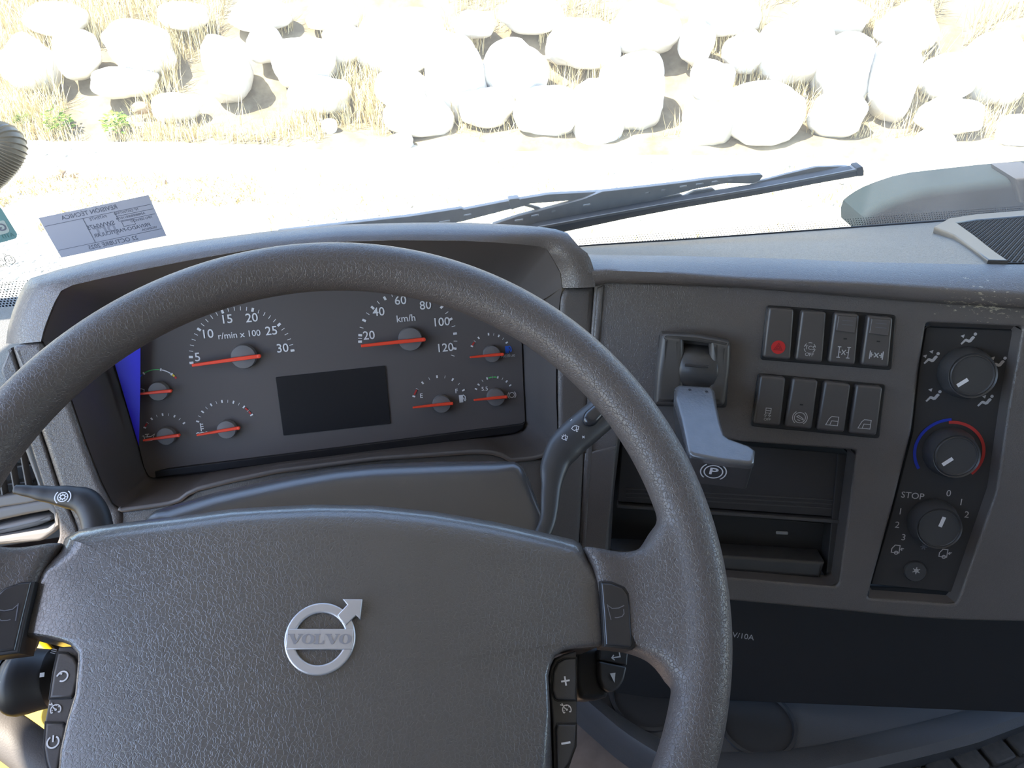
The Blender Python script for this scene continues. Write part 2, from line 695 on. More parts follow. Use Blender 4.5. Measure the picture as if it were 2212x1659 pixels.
def glass():
    m, t, b = mat_base('windscreen_glass')
    tr = t.nodes.new('ShaderNodeBsdfTransparent')
    tr.inputs[0].default_value = (.93, .97, .95, 1)
    gl = t.nodes.new('ShaderNodeBsdfGlossy')
    gl.inputs['Roughness'].default_value = .02
    fr = t.nodes.new('ShaderNodeFresnel')
    fr.inputs[0].default_value = 1.25
    mx = t.nodes.new('ShaderNodeMixShader')
    t.links.new(fr.outputs[0], mx.inputs[0])
    t.links.new(tr.outputs[0], mx.inputs[1])
    t.links.new(gl.outputs[0], mx.inputs[2])
    # dust film outside the wiped sector
    geo = t.nodes.new('ShaderNodeNewGeometry')
    sb = t.nodes.new('ShaderNodeVectorMath')
    sb.operation = 'DISTANCE'
    sb.inputs[1].default_value = tuple(PIVOT)
    t.links.new(geo.outputs['Position'], sb.inputs[0])
    mr = t.nodes.new('ShaderNodeMapRange')
    mr.inputs[1].default_value = TIPR - .004
    mr.inputs[2].default_value = TIPR + .004
    t.links.new(sb.outputs['Value'], mr.inputs[0])
    nz = t.nodes.new('ShaderNodeTexNoise')
    nz.inputs['Scale'].default_value = 9
    nz.inputs['Detail'].default_value = 4
    t.links.new(geo.outputs['Position'], nz.inputs['Vector'])
    sx = t.nodes.new('ShaderNodeSeparateXYZ')
    t.links.new(geo.outputs['Position'], sx.inputs[0])
    hz = t.nodes.new('ShaderNodeMapRange')         # road dust is thickest low on the pane
    hz.inputs[1].default_value = 2.16
    hz.inputs[2].default_value = 1.98
    t.links.new(sx.outputs['Z'], hz.inputs[0])
    m1 = t.nodes.new('ShaderNodeMath')
    m1.operation = 'MULTIPLY'
    t.links.new(mr.outputs[0], m1.inputs[0])
    t.links.new(hz.outputs[0], m1.inputs[1])
    m2 = t.nodes.new('ShaderNodeMath')
    m2.operation = 'MULTIPLY'
    t.links.new(m1.outputs[0], m2.inputs[0])
    t.links.new(nz.outputs[0], m2.inputs[1])
    m3 = t.nodes.new('ShaderNodeMath')
    m3.operation = 'MULTIPLY_ADD'
    m3.inputs[1].default_value = .16
    m3.inputs[2].default_value = .09
    t.links.new(m2.outputs[0], m3.inputs[0])
    df = t.nodes.new('ShaderNodeBsdfTranslucent')
    df.inputs[0].default_value = (.58, .56, .52, 1)
    m4 = t.nodes.new('ShaderNodeMixShader')
    t.links.new(m3.outputs[0], m4.inputs[0])
    t.links.new(mx.outputs[0], m4.inputs[1])
    t.links.new(df.outputs[0], m4.inputs[2])
    t.links.new(m4.outputs[0], t.nodes['Material Output'].inputs[0])
    return m


M['glass'] = glass()


def stone(name, col, dark, scale=3.0):
    m, t, b = mat_base(name)
    tc = t.nodes.new('ShaderNodeTexCoord')
    nz = t.nodes.new('ShaderNodeTexNoise')
    nz.inputs['Scale'].default_value = scale
    nz.inputs['Detail'].default_value = 8
    nz.inputs['Roughness'].default_value = .65
    t.links.new(tc.outputs['Object'], nz.inputs['Vector'])
    cr = t.nodes.new('ShaderNodeValToRGB')
    cr.color_ramp.elements[0].position = .35
    cr.color_ramp.elements[0].color = (*dark, 1)
    cr.color_ramp.elements[1].position = .62
    cr.color_ramp.elements[1].color = (*col, 1)
    t.links.new(nz.outputs[0], cr.inputs[0])
    t.links.new(cr.outputs[0], b.inputs['Base Color'])
    b.inputs['Roughness'].default_value = .9
    b.inputs['Specular IOR Level'].default_value = .2
    bp = t.nodes.new('ShaderNodeBump')
    bp.inputs['Strength'].default_value = .5
    bp.inputs['Distance'].default_value = .02
    t.links.new(nz.outputs[0], bp.inputs['Height'])
    t.links.new(bp.outputs[0], b.inputs['Normal'])
    return m


M['rock'] = stone('pale_granite', (.66, .65, .62), (.50, .49, .46))
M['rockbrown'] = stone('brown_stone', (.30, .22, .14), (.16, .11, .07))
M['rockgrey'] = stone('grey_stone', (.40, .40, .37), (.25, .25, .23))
M['soil'] = stone('pale_gravel', (.66, .61, .50), (.46, .40, .29), 1.5)
M['bank'] = stone('dry_bank_soil', (.26, .21, .13), (.13, .10, .06), 2.5)


def straw(name, a, bcol):
    m, t, b = mat_base(name)
    geo = t.nodes.new('ShaderNodeObjectInfo')
    g2 = t.nodes.new('ShaderNodeNewGeometry')
    cr = t.nodes.new('ShaderNodeValToRGB')
    cr.color_ramp.elements[0].color = (*a, 1)
    cr.color_ramp.elements[1].color = (*bcol, 1)
    t.links.new(g2.outputs['Random Per Island'], cr.inputs[0])
    t.links.new(cr.outputs[0], b.inputs['Base Color'])
    b.inputs['Roughness'].default_value = .8
    b.inputs['Specular IOR Level'].default_value = .1
    return m


M['straw'] = straw('dry_straw', (.36, .27, .12), (.80, .72, .46))
M['leaf'] = straw('weed_leaf', (.07, .17, .02), (.20, .30, .05))

# ------------------------------------------------------------------ outdoors
def struct(o):
    o['kind'] = 'structure'
    return o


A0, B0 = V(-3.55, 8.12, 0), V(5.65, 5.83, 0)
e_ = (B0 - A0) / np.linalg.norm(B0 - A0)
g_ = V(-e_[1], e_[0], 0)
SL = math.radians(33)
E_ = Plane(A0, e_, g_ * math.cos(SL) + V(0, 0, math.sin(SL)))
G_ = Plane(V(0, 0, 0), XA, V(0, 1, 0))


def grid(name, plane, u0, u1, v0, v1, nu, nv, amp, fr, mat, dip=0.0):
    vs, fs = [], []
    for j in range(nv + 1):
        for i in range(nu + 1):
            u, v = u0 + (u1 - u0) * i / nu, v0 + (v1 - v0) * j / nv
            q = plane.p(u, v)
            h = (dip * min(1, max(0, (v - .15) / .35))) + amp * (noise.noise(Vector(q * fr)) + .5 * noise.noise(Vector(q * fr * 2.7)))
            vs.append(q + plane.n * h)
    for j in range(nv):
        for i in range(nu):
            a = j * (nu + 1) + i
            fs.append((a, a + 1, a + nu + 2, a + nu + 1))
    return mesh_obj(name, vs, fs, mat, angle=180)


o = grid('ground', G_, -30, 40, -25, 30, 70, 70, .02, .8, M['soil'])
struct(o)
o['label'] = 'pale sunlit gravel ground in front of the truck'
o = grid('embankment', E_, -8, 18, -.25, 6.5, 130, 40, .08, 1.1, M['bank'], dip=-.20)
E2_ = E_.up(-.20)
struct(o)
o['label'] = 'dry grassy slope behind the gravel strip'

ROCKS = [  # cx, cy, w, h in the survey frame, material, label
    (303, 104, 130, 92, 'rock', 'big pale boulder with dark hollow under its left side, upper left'),
    (60, 140, 110, 96, 'rock', 'rounded white boulder at the far left above green weeds'),
    (168, 118, 84, 84, 'rock', 'white boulder between two others at upper left of the slope'),
    (270, 176, 128, 52, 'rock', 'low flat pale boulder below the big upper left boulder'),
    (490, 150, 90, 110, 'rock', 'upright white boulder right of straw patch, upper left'),
    (575, 100, 70, 62, 'rock', 'small white boulder in grass above the slab pair'),
    (660, 138, 135, 84, 'rock', 'pale slanted boulder with pinkish shaded underside'),
    (690, 205, 125, 66, 'rock', 'flat pale slab leaning under the slanted boulder'),
    (870, 92, 190, 104, 'rock', 'wide white boulder near the top above the hood'),
    (872, 195, 118, 76, 'rock', 'white boulder left of tall egg shaped boulder, over dark gap'),
    (985, 166, 122, 142, 'rock', 'tall egg shaped white boulder at the middle of slope'),
    (1112, 156, 128, 116, 'rock', 'round white boulder right of tall egg shaped one'),
    (1050, 232, 104, 70, 'rock', 'small white boulder wedged below the round one'),
    (908, 252, 140, 62, 'rock', 'long flat boulder resting over a grassy shadow strip'),
    (1180, 243, 136, 92, 'rock', 'leaning white boulder with a large dark shadow below'),
    (1292, 250, 112, 128, 'rock', 'white boulder right of the large dark shadow'),
    (1364, 200, 142, 134, 'rock', 'largest round white boulder in the middle right'),
    (1258, 96, 150, 86, 'rock', 'broad white boulder under the top edge, middle of view'),
    (1400, 62, 140, 84, 'rock', 'white boulder high up right of the middle'),
    (1505, 92, 70, 74, 'rock', 'narrow white boulder beside grassy hollow, upper right'),
    (1536, 178, 86, 78, 'rock', 'round white boulder left of shaded grassy hollow'),
    (1610, 112, 84, 74, 'rock', 'rounded boulder above the shaded grassy hollow'),
    (1715, 116, 150, 116, 'rock', 'broad white boulder at upper right before dusty gap'),
    (1820, 150, 116, 128, 'rock', 'tilted oval white boulder with a tan shadow at lower edge'),
    (1924, 172, 96, 136, 'rock', 'tall blocky white boulder at upper right'),
    (2052, 168, 100, 84, 'rock', 'square white boulder beside a dark vertical crack'),
    (2150, 150, 116, 116, 'rock', 'white boulder right of the dark vertical crack'),
    (2052, 250, 124, 62, 'rock', 'low boulder under the square boulder and dark crack'),
    (1640, 254, 160, 108, 'rock', 'wide white boulder above the wiper, right of middle'),
    (1526, 272, 104, 84, 'rockgrey', 'grey shaded boulder low on the slope above the wiper'),  # shade on this boulder is put into its grey stone colour
    (1806, 250, 110, 76, 'rock', 'white boulder low on the slope right of wide boulder'),
    (1026, 52, 84, 48, 'rock', 'small white boulder at top edge above grass hollow'),
    (742, 92, 84, 70, 'rock', 'pale boulder beside wide boulder, near straw patch'),
    (720, 34, 110, 52, 'rock', 'white boulder cut by top edge left of middle'),
    (560, 34, 120, 50, 'rock', 'white boulder at top edge over straw patch, left'),
    (400, 34, 96, 48, 'rock', 'small pale boulder at the top edge over the upper left boulder'),
    (120, 40, 120, 56, 'rock', 'white boulder at the top left corner of slope'),
    (1150, 34, 130, 56, 'rock', 'white boulder at top edge over the round boulder'),
    (1570, 36, 150, 62, 'rock', 'wide white boulder at top edge, right of middle'),
    (1790, 40, 160, 66, 'rock', 'wide white boulder at the top edge, upper right'),
    (1960, 60, 120, 80, 'rock', 'white boulder at upper right above the tall blocky one'),
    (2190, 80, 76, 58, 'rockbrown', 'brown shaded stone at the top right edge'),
    (868, 310, 52, 34, 'rock', 'little white stone at foot of slope above the hood'),
    (2194, 286, 70, 60, 'rock', 'white boulder at the right edge low on slope'),
    (2010, 338, 100, 88, 'rock', 'dusty looking round boulder behind unwiped glass'),
    (380, 232, 84, 56, 'rock', 'pale boulder between the green weeds and brown pebbles'),
    (120, 378, 40, 20, 'rockbrown', 'brown clod lying on the gravel, left'),
    (158, 380, 24, 14, 'rockbrown', 'small brown clod right of the larger clod'),
    (354, 394, 12, 14, 'rockbrown', 'tiny brown stone alone on pale gravel'),
    (304, 234, 34, 22, 'rockbrown', 'dark brown stone beside the right green weed'),
    (1680, 356, 44, 20, 'rockgrey', 'small grey stone on gravel above the wiper tip'),
    (712, 276, 32, 30, 'rock', 'little white stone in tall straw at slope foot'),
]
ico = bmesh.new()
bmesh.ops.create_icosphere(ico, subdivisions=4, radius=1)
ICO_V = [v.co.copy() for v in ico.verts]
ICO_F = [tuple(v.index for v in f.verts) for f in ico.faces]
ico.free()
for i, (cx, cy, rw, rh, mt, lab) in enumerate(ROCKS):
    on_ground = cy > 350
    base = (G_ if on_ground else E_)
    hp = base.hit(cx, cy + rh * .42)
    d = c_f @ (hp - CAMP)
    rx, rz = rw / 2 / FPX * d, rh / 2 / FPX * d
    c = at(cx, cy, d + (rx * .25))
    ry = .5 * (rx + rz)
    sd = Vector((i * 7.3, i * 3.1, i * 1.7))
    vs = []
    rx_, up_ = c_r, V(0, 0, 1)
    fy_ = np.cross(up_, rx_)
    for v in ICO_V:
        k = 1.07 + .27 * noise.noise(v * 1.1 + sd) + .07 * noise.noise(v * 2.6 + sd) + .025 * noise.noise(v * 7 + sd)
        # flattened, weathered facets
        q = Vector((math.copysign(abs(v.x) ** .86, v.x), math.copysign(abs(v.y) ** .86, v.y),
                    math.copysign(abs(v.z) ** .86, v.z))) * k
        vs.append(c + rx_ * q.x * rx + fy_ * q.y * ry + up_ * q.z * rz * 1.12)
    nm = 'stone' if rw < 60 else 'boulder'
    o = mesh_obj(nm, vs, ICO_F, M[mt], angle=180)
    tagp(o, lab, 'stone' if rw < 60 else 'boulder', 'small stones on the ground' if rw < 60 else 'boulders on the slope')

rng = np.random.default_rng(4)


def in_rock(x, y, k=.85):
    for cx, cy, rw, rh, _, _ in ROCKS:
        if ((x - cx) / (rw / 2 * k)) ** 2 + ((y - cy) / (rh / 2 * k)) ** 2 < 1: return True
    return False


def blades(name, n, zone, plane, hmin, hmax, wd, lean=.35):
    vs, fs = [], []
    cnt = 0
    while cnt < n:
        x, y = zone()
        if in_rock(x, y, .8): continue
        q = plane.hit(x, y)
        if noise.noise(Vector(q * 1.3)) < -.12: continue
        for _ in range(3):
            a = rng.uniform(0, 2 * math.pi)
            r = q + V(math.cos(a), math.sin(a), 0) * rng.uniform(0, .06)
            hh = rng.uniform(hmin, hmax)
            b = rng.uniform(0, 2 * math.pi)
            dv = V(math.cos(b), math.sin(b), 0)
            sv = V(-dv[1], dv[0], 0) * wd
            m1 = r + V(0, 0, hh * .6) + dv * hh * lean * .35
            t1 = r + V(0, 0, hh) + dv * hh * lean * rng.uniform(.7, 1.5)
            k = len(vs)
            vs += [r - sv, r + sv, m1 - sv * .8, m1 + sv * .8, t1]
            fs += [(k, k + 1, k + 3, k + 2), (k + 2, k + 3, k + 4)]
            cnt += 1
    return mesh_obj(name, vs, fs, M['straw'], smooth=False)


def z_left(): return rng.uniform(-60, 860), rng.uniform(-60, 322)
def z_right(): return rng.uniform(800, 2270), rng.uniform(-60, 345)
def z_foot(): return rng.uniform(-30, 700), rng.uniform(225, 312)


tagp(blades('dry_grass', 7000, z_left, E2_, .10, .46, .0035), 'tall dry straw growing between boulders on left of slope', 'grass', kind='stuff')
tagp(blades('dry_grass', 6500, z_right, E2_, .08, .40, .0035), 'dry straw growing between the boulders on right of slope', 'grass', kind='stuff')
tagp(blades('dry_grass', 2600, z_foot, E_, .04, .20, .0035), 'dense straw fringe at the foot of slope, left', 'grass', kind='stuff')


def z_g():
    if rng.random() < .6: return rng.uniform(-40, 560), rng.uniform(385, 500)
    return rng.uniform(500, 2250), rng.uniform(400, 520) if rng.random() < .6 else rng.uniform(350, 500)


tagp(blades('grass_stubble', 5200, z_g, G_, .02, .085, .005, 1.1), 'short dry stubble scattered over the pale gravel', 'grass', kind='stuff')

# gravel lumps close to the truck, seen through the pane at far left
vs, fs = [], []
small = bmesh.new()
bmesh.ops.create_icosphere(small, subdivisions=1, radius=1)
SV = [np.array(v.co) for v in small.verts]
SF = [tuple(v.index for v in f.verts) for f in small.faces]
small.free()
for _ in range(1500):
    x, y = (rng.uniform(-30, 130), rng.uniform(505, 660)) if rng.random() < .75 else (rng.uniform(-30, 2200), rng.uniform(300, 480))
    q = G_.hit(x, y)
    r = rng.uniform(.008, .03)
    k = len(vs)
    sc = V(rng.uniform(.7, 1.3), rng.uniform(.7, 1.3), rng.uniform(.4, .8))
    vs += [q + v * sc * r for v in SV]
    fs += [tuple(i + k for i in f) for f in SF]
tagp(mesh_obj('gravel', vs, fs, M['rockgrey'], smooth=False), 'grey gravel lumps scattered on the ground before the truck', 'gravel', kind='stuff')


def weed(px, py, wpx, hpx, lab, n):
    q = E_.hit(px, py + hpx / 2) if py < 290 else G_.hit(px, py + hpx / 2)
    d = c_f @ (q - CAMP)
    t = thing('weed', q, lab, 'plant', 'green weeds at the slope foot')
    R_, H_ = wpx / 2 / FPX * d, hpx / FPX * d
    lv, lf, sv, sf = [], [], [], []
    for k in range(n):
        a = rng.uniform(0, 2 * math.pi)
        rr = R_ * math.sqrt(rng.random())
        hz = H_ * rng.uniform(.15, 1) * (1 - .4 * rr / R_)
        c = q + V(rr * math.cos(a), rr * math.sin(a), hz)
        ax = V(math.cos(a), math.sin(a), rng.uniform(-.3, .6))
        ax /= np.linalg.norm(ax)
        sd = np.cross(ax, V(0, 0, 1)) + rng.normal(0, .3, 3)
        s = rng.uniform(.015, .035)
        b = len(lv)
        lv += [c - ax * s, c + sd * s * .5 + V(0, 0, .004), c + ax * s, c - sd * s * .5 + V(0, 0, .004)]
        lf += [(b, b + 1, b + 2, b + 3)]
        if k % 6 == 0:
            b = len(sv)
            w_ = V(-math.sin(a), math.cos(a), 0) * .003
            sv += [q - w_, q + w_, c + w_, c - w_]
            sf += [(b, b + 1, b + 2, b + 3)]
    mesh_obj('leaves', lv, lf, M['leaf'], t, smooth=False)
    mesh_obj('stems', sv, sf, M['straw'], t, smooth=False)


weed(132, 252, 60, 66, 'green weed with small leaves left of another weed at slope foot', 150)
weed(256, 260, 62, 50, 'low bushy green weed beside a dark brown stone', 170)
weed(56, 256, 44, 24, 'small green weed sprig nearest the ribbed tube', 60)

# ------------------------------------------------------------------ the cab shell
XL, XR, YB, ZF, ZC = -.64, 1.62, -.80, 1.10, 2.74
WTOP = 2.66


def slab(name, bs, mat):
    return struct(boxes(name, bs, mat))


slab('floor', [(XL, XR, YB, .90, ZF - .04, ZF)], M['carpet'])
slab('ceiling', [(XL, XR, YB, .80, ZC, ZC + .04)], M['liner'])
slab('wall_back', [(XL, XR, YB - .04, YB, ZF, ZC)], M['liner'])
slab('wall_front', [(XL, XR, .86, .90, ZF, 1.86)], M['dark'])
slab('wall_left', [(XL - .02, XL, YB, .86, ZF, 1.80), (XL - .02, XL, YB, -.38, 1.80, ZC), (XL - .02, XL, .70, .86, 1.80, ZC),
                   (XL - .02, XL, -.38, .70, 2.47, ZC)], M['doortrim'])
slab('wall_right', [(XR, XR + .05, YB, .86, ZF, 1.80), (XR, XR + .05, YB, -.38, 1.80, ZC), (XR, XR + .05, .70, .86, 1.80, ZC),
                    (XR, XR + .05, -.38, .70, 2.56, ZC)], M['doortrim'])
slab('trim_1', [(XL, XR, .74, .80, WTOP, ZC)], M['liner'])

# windscreen: pane, black edge, dot print, maker's print
win = bpy.data.objects.new('window_1', None)
COL.objects.link(win)
wc = WS.p(.2, .3)
win.location = Vector(wc)
WLOC[win] = np.array(wc)
win['kind'] = 'structure'
u0, u1 = XL - WS.o[0], XR - WS.o[0]
vt = (WTOP - WS.o[2]) / WS.v[2]
pane = mesh_obj('glass_pane', [WS.p(u0, -.06), WS.p(u1, -.06), WS.p(u1, vt), WS.p(u0, vt)], [(0, 1, 2, 3)], M['glass'], win, smooth=False)
mesh_obj('black_edge', [WS.p(a, b, .001) for a, b in ((u0, -.06), (u1, -.06), (u1, -.0185), (u0, -.0185))], [(0, 1, 2, 3)], M['frit'], win, smooth=False)
vs, fs = [], []
for j in range(11):
    vv = -.0165 + j * .0028
    rr = .00122 - j * .00006
    n = int((1.30) / .0034)
    for i in range(n):
        uu = -.80 + i * .0034 + (j % 2) * .0017
        k = len(vs)
        vs += [WS.p(uu + rr * math.cos(a * math.pi / 3), vv + rr * math.sin(a * math.pi / 3), .0008) for a in range(6)]
        fs.append(tuple(range(k, k + 6)))
dots = mesh_obj('dot_print', vs, fs, M['frit'], win, smooth=False)
dots['kind'] = 'stuff'
strokes('glass_marking', [arc(0, 0, 1, 0, 360, 20)], WS, WS.uv(22, 560), .0048, .0006, M['frit'], win, h=.001)
text('glass_lettering', 'E1', WS, WS.uv(22, 560), .0062, M['frit'], win, mirror=True, h=.001, rot=.1)
for s_, px_, sz in (('43R-001', (-6, 563), .006), ('MANSP', (-2, 575), .0055), ('.......', (0, 598), .007), ('......', (-4, 611), .007), ('TRANSP', (10, 614), .005),
                    ('II /o', (4, 551), .006)):
    text('glass_lettering', s_, WS, WS.uv(*px_), sz, M['frit'], win, mirror=True, h=.001, rot=.14)

# technical inspection sticker, read from behind
cors = [(83.5, 470), (321, 420.5), (360, 508.5), (133, 556)]
q = [V(*WS.uv(*c)) for c in cors]
ctr = sum(q) / 4
t = thing('inspection_sticker', WS.p(*ctr, .001), 'white rectangular inspection sticker on the windscreen, printing seen mirrored', 'sticker')
SP = Plane(WS.p(*ctr, .0006), WS.u * (q[1] - q[0])[0] + WS.v * (q[1] - q[0])[1], WS.u * (q[0] - q[3])[0] + WS.v * (q[0] - q[3])[1])
sq = [((WS.p(*c) - SP.o) @ SP.u, (WS.p(*c) - SP.o) @ SP.v) for c in q]
solid('sticker_sheet', sq, SP, 0, .0003, .0001, M['paper'], t, segs=1)
su = .5 * (abs(sq[0][0] - sq[1][0]) + abs(sq[3][0] - sq[2][0])) / 2
sv_ = .5 * (abs(sq[0][1] - sq[3][1]) + abs(sq[1][1] - sq[2][1])) / 2
shx = ((sq[0][0] + sq[1][0]) - (sq[3][0] + sq[2][0])) / 2 / (2 * sv_)      # shear of the sheet
SP2 = SP
lx = lambda a, b: (a * su + b * sv_ * shx, b * sv_)
for s_, a, b, z in (('REVISIÓN TÉCNICA', -.12, .78, .0064), ('N° DISTINTIVO', .50, .48, .0036), ('A0988000000110734', .54, .24, .0034),
                    ('TIPO SERVICIO', .70, .0, .0034), ('PATENTE', -.02, .46, .0042), ('SWWH75', -.04, .10, .0066), ('PRIVADO-PARTICULAR', .28, -.32, .0056),
                    ('VIGENCIA', .76, -.50, .0034), ('22 OCTUBRE 2025', .02, -.80, .0064)):
    text('sticker_lettering', s_, SP, lx(a, b), z, M['ink'], t, mirror=True, h=.0004, bold=.012)
text('sticker_lettering', 'prt', SP, lx(.0, -.06), .018, plain('sticker_pale_ink', (.30, .31, .37), .7), t, mirror=True, h=.00035, bold=.02)
strokes('sticker_rules', [[lx(-.97, .58), lx(.97, .58)], [lx(-.97, -.62), lx(.97, -.62)], [lx(-.28, .58), lx(-.28, -.62)], [lx(.30, .58), lx(.30, .12)],
                          [lx(.30, .36), lx(.97, .36)], [lx(.30, .12), lx(.97, .12)], [lx(.34, .08), lx(.56, .08), lx(.56, -.16), lx(.34, -.16), lx(.34, .08)]],
        SP, (0, 0), 1.0, .0005, M['ink'], t, h=.00035)

t = thing('teal_sticker', WS.hit(0, 488), 'teal sticker with a pale G panel cut by left frame edge', 'sticker')
q = WS.uvs([(-95, 462), (-5, 440), (5, 452), (38, 505), (36, 514), (-60, 541)])
solid('sticker_sheet', fillet(ccw(q), .002), WS, .0006, .0010, .0001, M['teal'], t, segs=1)
q = WS.uvs([(-55, 490), (10, 474), (22, 497), (18, 502), (-40, 518)])
solid('pale_panel', fillet(ccw(q), .002), WS, .0010, .0012, .0001, M['tealpale'], t, segs=1)
text('sticker_lettering', 'G', WS, WS.uv(6, 490), .011, M['ink'], t, mirror=True, h=.0014, rot=.15, bold=.02)
text('sticker_lettering', 'ATIT', WS, WS.uv(16, 508), .006, plain('teal_ink', (.10, .22, .22), .7), t, mirror=True, h=.0014, rot=.15)

# ------------------------------------------------------------------ wiper outside the pane
WO = WS.up(-.030)
t = thing('windscreen_wiper', WO.hit(1400, 430), 'grey metal windscreen wiper with long rubber blade resting outside the glass', 'wiper')


def wp(name, pts, h0, h1, mat, par, rad=.0008, holes=(), fil=.002, **kw):
    q = fillet(ccw(WO.up(h1).uvs(pts)), fil, 2)
    hs = [WO.up(h1).uvs(h) for h in holes]
    return solid(name, q, WO, h0, h1, rad, mat, par, holes=hs, segs=2, **kw)


def slot(x, y, ln, wd, sl=-.17):
    return [(x - ln, y - sl * ln * 1 - wd), (x + ln, y + sl * ln - wd), (x + ln, y + sl * ln + wd), (x - ln, y - sl * ln + wd)]


arm = wp('wiper_arm', [(600, 520), (600, 500), (740, 484), (889, 467), (998, 450), (1002, 453), (1099, 434), (1120, 431), (1185, 420), (1300, 414), (1310, 424), (1261, 431),
                 (1190, 437), (1140, 441), (1132, 446), (1099, 453), (1060, 463), (998, 479), (900, 497), (740, 530)],
   -.004, .002, M['wiper'], t, holes=[slot(1010, 465, 8, 2), slot(960, 479, 12, 2)])
wp('arm_clip', [(1098, 431), (1122, 428), (1128, 446), (1104, 454)], -.005, .004, M['wiper'], t)
wp('yoke_spring', [(1136, 441), (1165, 448), (1178, 456), (1165, 459), (1150, 450), (1132, 446)], -.002, .001, M['wiper'], t)
yk = [(1063, 486), (1120, 467), (1190, 449), (1261, 430), (1300, 414), (1405, 403), (1480, 394), (1528, 387), (1590, 381), (1644, 377), (1650, 380), (1640, 391), (1625, 397),
      (1570, 396), (1500, 409), (1480, 415), (1431, 426), (1390, 442), (1357, 450), (1320, 458), (1286, 460), (1270, 465), (1226, 474), (1190, 478), (1150, 486), (1090, 497)]
wp('yoke', yk, 0.0, .006, M['wiper'], t, holes=[slot(1121, 476, 9, 2), slot(1156, 466, 8, 2), slot(1196, 457, 4, 1.6), slot(1268, 443, 8, 2), slot(1399, 417, 5, 1.6),
                                               slot(1434, 411, 5, 1.6), slot(1477, 403, 8, 2), slot(1512, 398, 8, 2), slot(1545, 393, 7, 2), slot(1578, 390, 5, 1.6)])
for pts in ([(1150, 488), (1172, 481), (1212, 479), (1216, 486), (1180, 486), (1160, 494)],
            [(1222, 483), (1236, 468), (1262, 463), (1300, 464), (1300, 470), (1262, 469), (1244, 476), (1232, 484)],
            [(1394, 449), (1404, 436), (1426, 428), (1470, 420), (1480, 425), (1436, 433), (1412, 442), (1404, 449)],
            [(1476, 425), (1500, 413), (1540, 407), (1552, 416), (1548, 420), (1532, 415), (1508, 418), (1484, 431)],
            [(1604, 411), (1640, 392), (1700, 376), (1763, 361), (1827, 359), (1852, 362), (1852, 367), (1800, 366), (1768, 374), (1776, 380), (1766, 382), (1748, 376),
             (1716, 383), (1700, 391), (1690, 393), (1694, 386), (1650, 399), (1620, 413)]):
    wp('claw', pts, .001, .005, M['wiper'], t, fil=.0012)
bl = [(1130, 500), (1162, 489), (1293, 464), (1398, 445), (1472, 432), (1640, 404), (1770, 379), (1862, 362), (1867, 368), (1866, 379), (1770, 396), (1640, 421), (1472, 450), (1357, 472),
      (1226, 500), (1130, 522)]
blade = wp('blade_rubber', bl, .006, .016, M['rubber'], t, fil=.001)
wp('blade_rail', [(1162, 490.5), (1293, 466), (1398, 447), (1472, 434), (1640, 406), (1770, 381), (1858, 364), (1859, 368), (1770, 386), (1640, 411), (1472, 439), (1293, 471), (1162, 496)],
   .005, .0175, M['wiper'], t, fil=.0006, rad=.0004)
wp('blade_end_cap', [(1850, 363), (1865, 360), (1867, 380), (1852, 382)], .004, .018, M['rubber'], t)

# cowl corner beyond the glass, low right
CO = WS.up(-.16)
t = thing('cowl_panel', CO.hit(2060, 430), 'blue grey plastic cowl corner outside the glass, lower right', 'panel')
q = [(1860, 475), (1883, 456), (1920, 436), (1995, 411), (2080, 401), (2193, 388), (2300, 380), (2300, 500), (1860, 520)]
solid('cowl_skin', chaikin(ccw(CO.uvs(q)), 1), CO, -.06, 0, .012, M['cowl'], t, segs=4)
px_solid('cowl_end_block', [(2193, 386), (2260, 382), (2270, 440), (2206, 440)], CO.up(.004), -.05, .006, .004, M['dark'], t)

# ribbed tube at the left edge
HP = Plane(at(0, 300, .62), c_r, -c_d)
pth = [HP.p(*HP.uv(*p)) for p in ((-150, 330), (-80, 303), (-40, 298), (-5, 300), (14, 306), (16, 326), (-8, 356), (-60, 400), (-100, 430))]
dense = resample(chaikin(pth, 3, closed=False), 130)
t = thing('ribbed_tube', dense[60], 'grey ribbed flexible tube bent into view at the left edge', 'tube')
hs = tube('tube_core', [p for p in dense], [.0137] * len(dense), M['hose'], t, seg=24, sub=1, ref=c_f)
# the ribs: separate raised rings
vs, fs = [], []
rib_pts = resample(dense, 74)
for i in range(1, len(rib_pts) - 1):
    tg = rib_pts[i + 1] - rib_pts[i - 1]
    tg /= np.linalg.norm(tg)
    b1 = np.cross(tg, c_f)
    b1 /= np.linalg.norm(b1)
    b2 = np.cross(b1, tg)
    k0 = len(vs)
    for k in range(20):
        a = 2 * math.pi * k / 20
        dr = b1 * math.cos(a) + b2 * math.sin(a)
        vs += [rib_pts[i] + dr * .0133 - tg * .0010, rib_pts[i] + dr * .0149, rib_pts[i] + dr * .0133 + tg * .0010]
    for k in range(20):
        j = (k + 1) % 20
        for m_ in (0, 1):
            fs.append((k0 + 3 * k + m_, k0 + 3 * j + m_, k0 + 3 * j + m_ + 1, k0 + 3 * k + m_ + 1))
rb = mesh_obj('ribs', vs, fs, M['hose'], t)
rb['kind'] = 'stuff'
# ------------------------------------------------------------------ dashboard
dash = thing('dashboard', (.2, .55, 1.75), 'dark grey grained truck dashboard with instrument hood, angled switch fascia and raised top tray', 'dashboard')

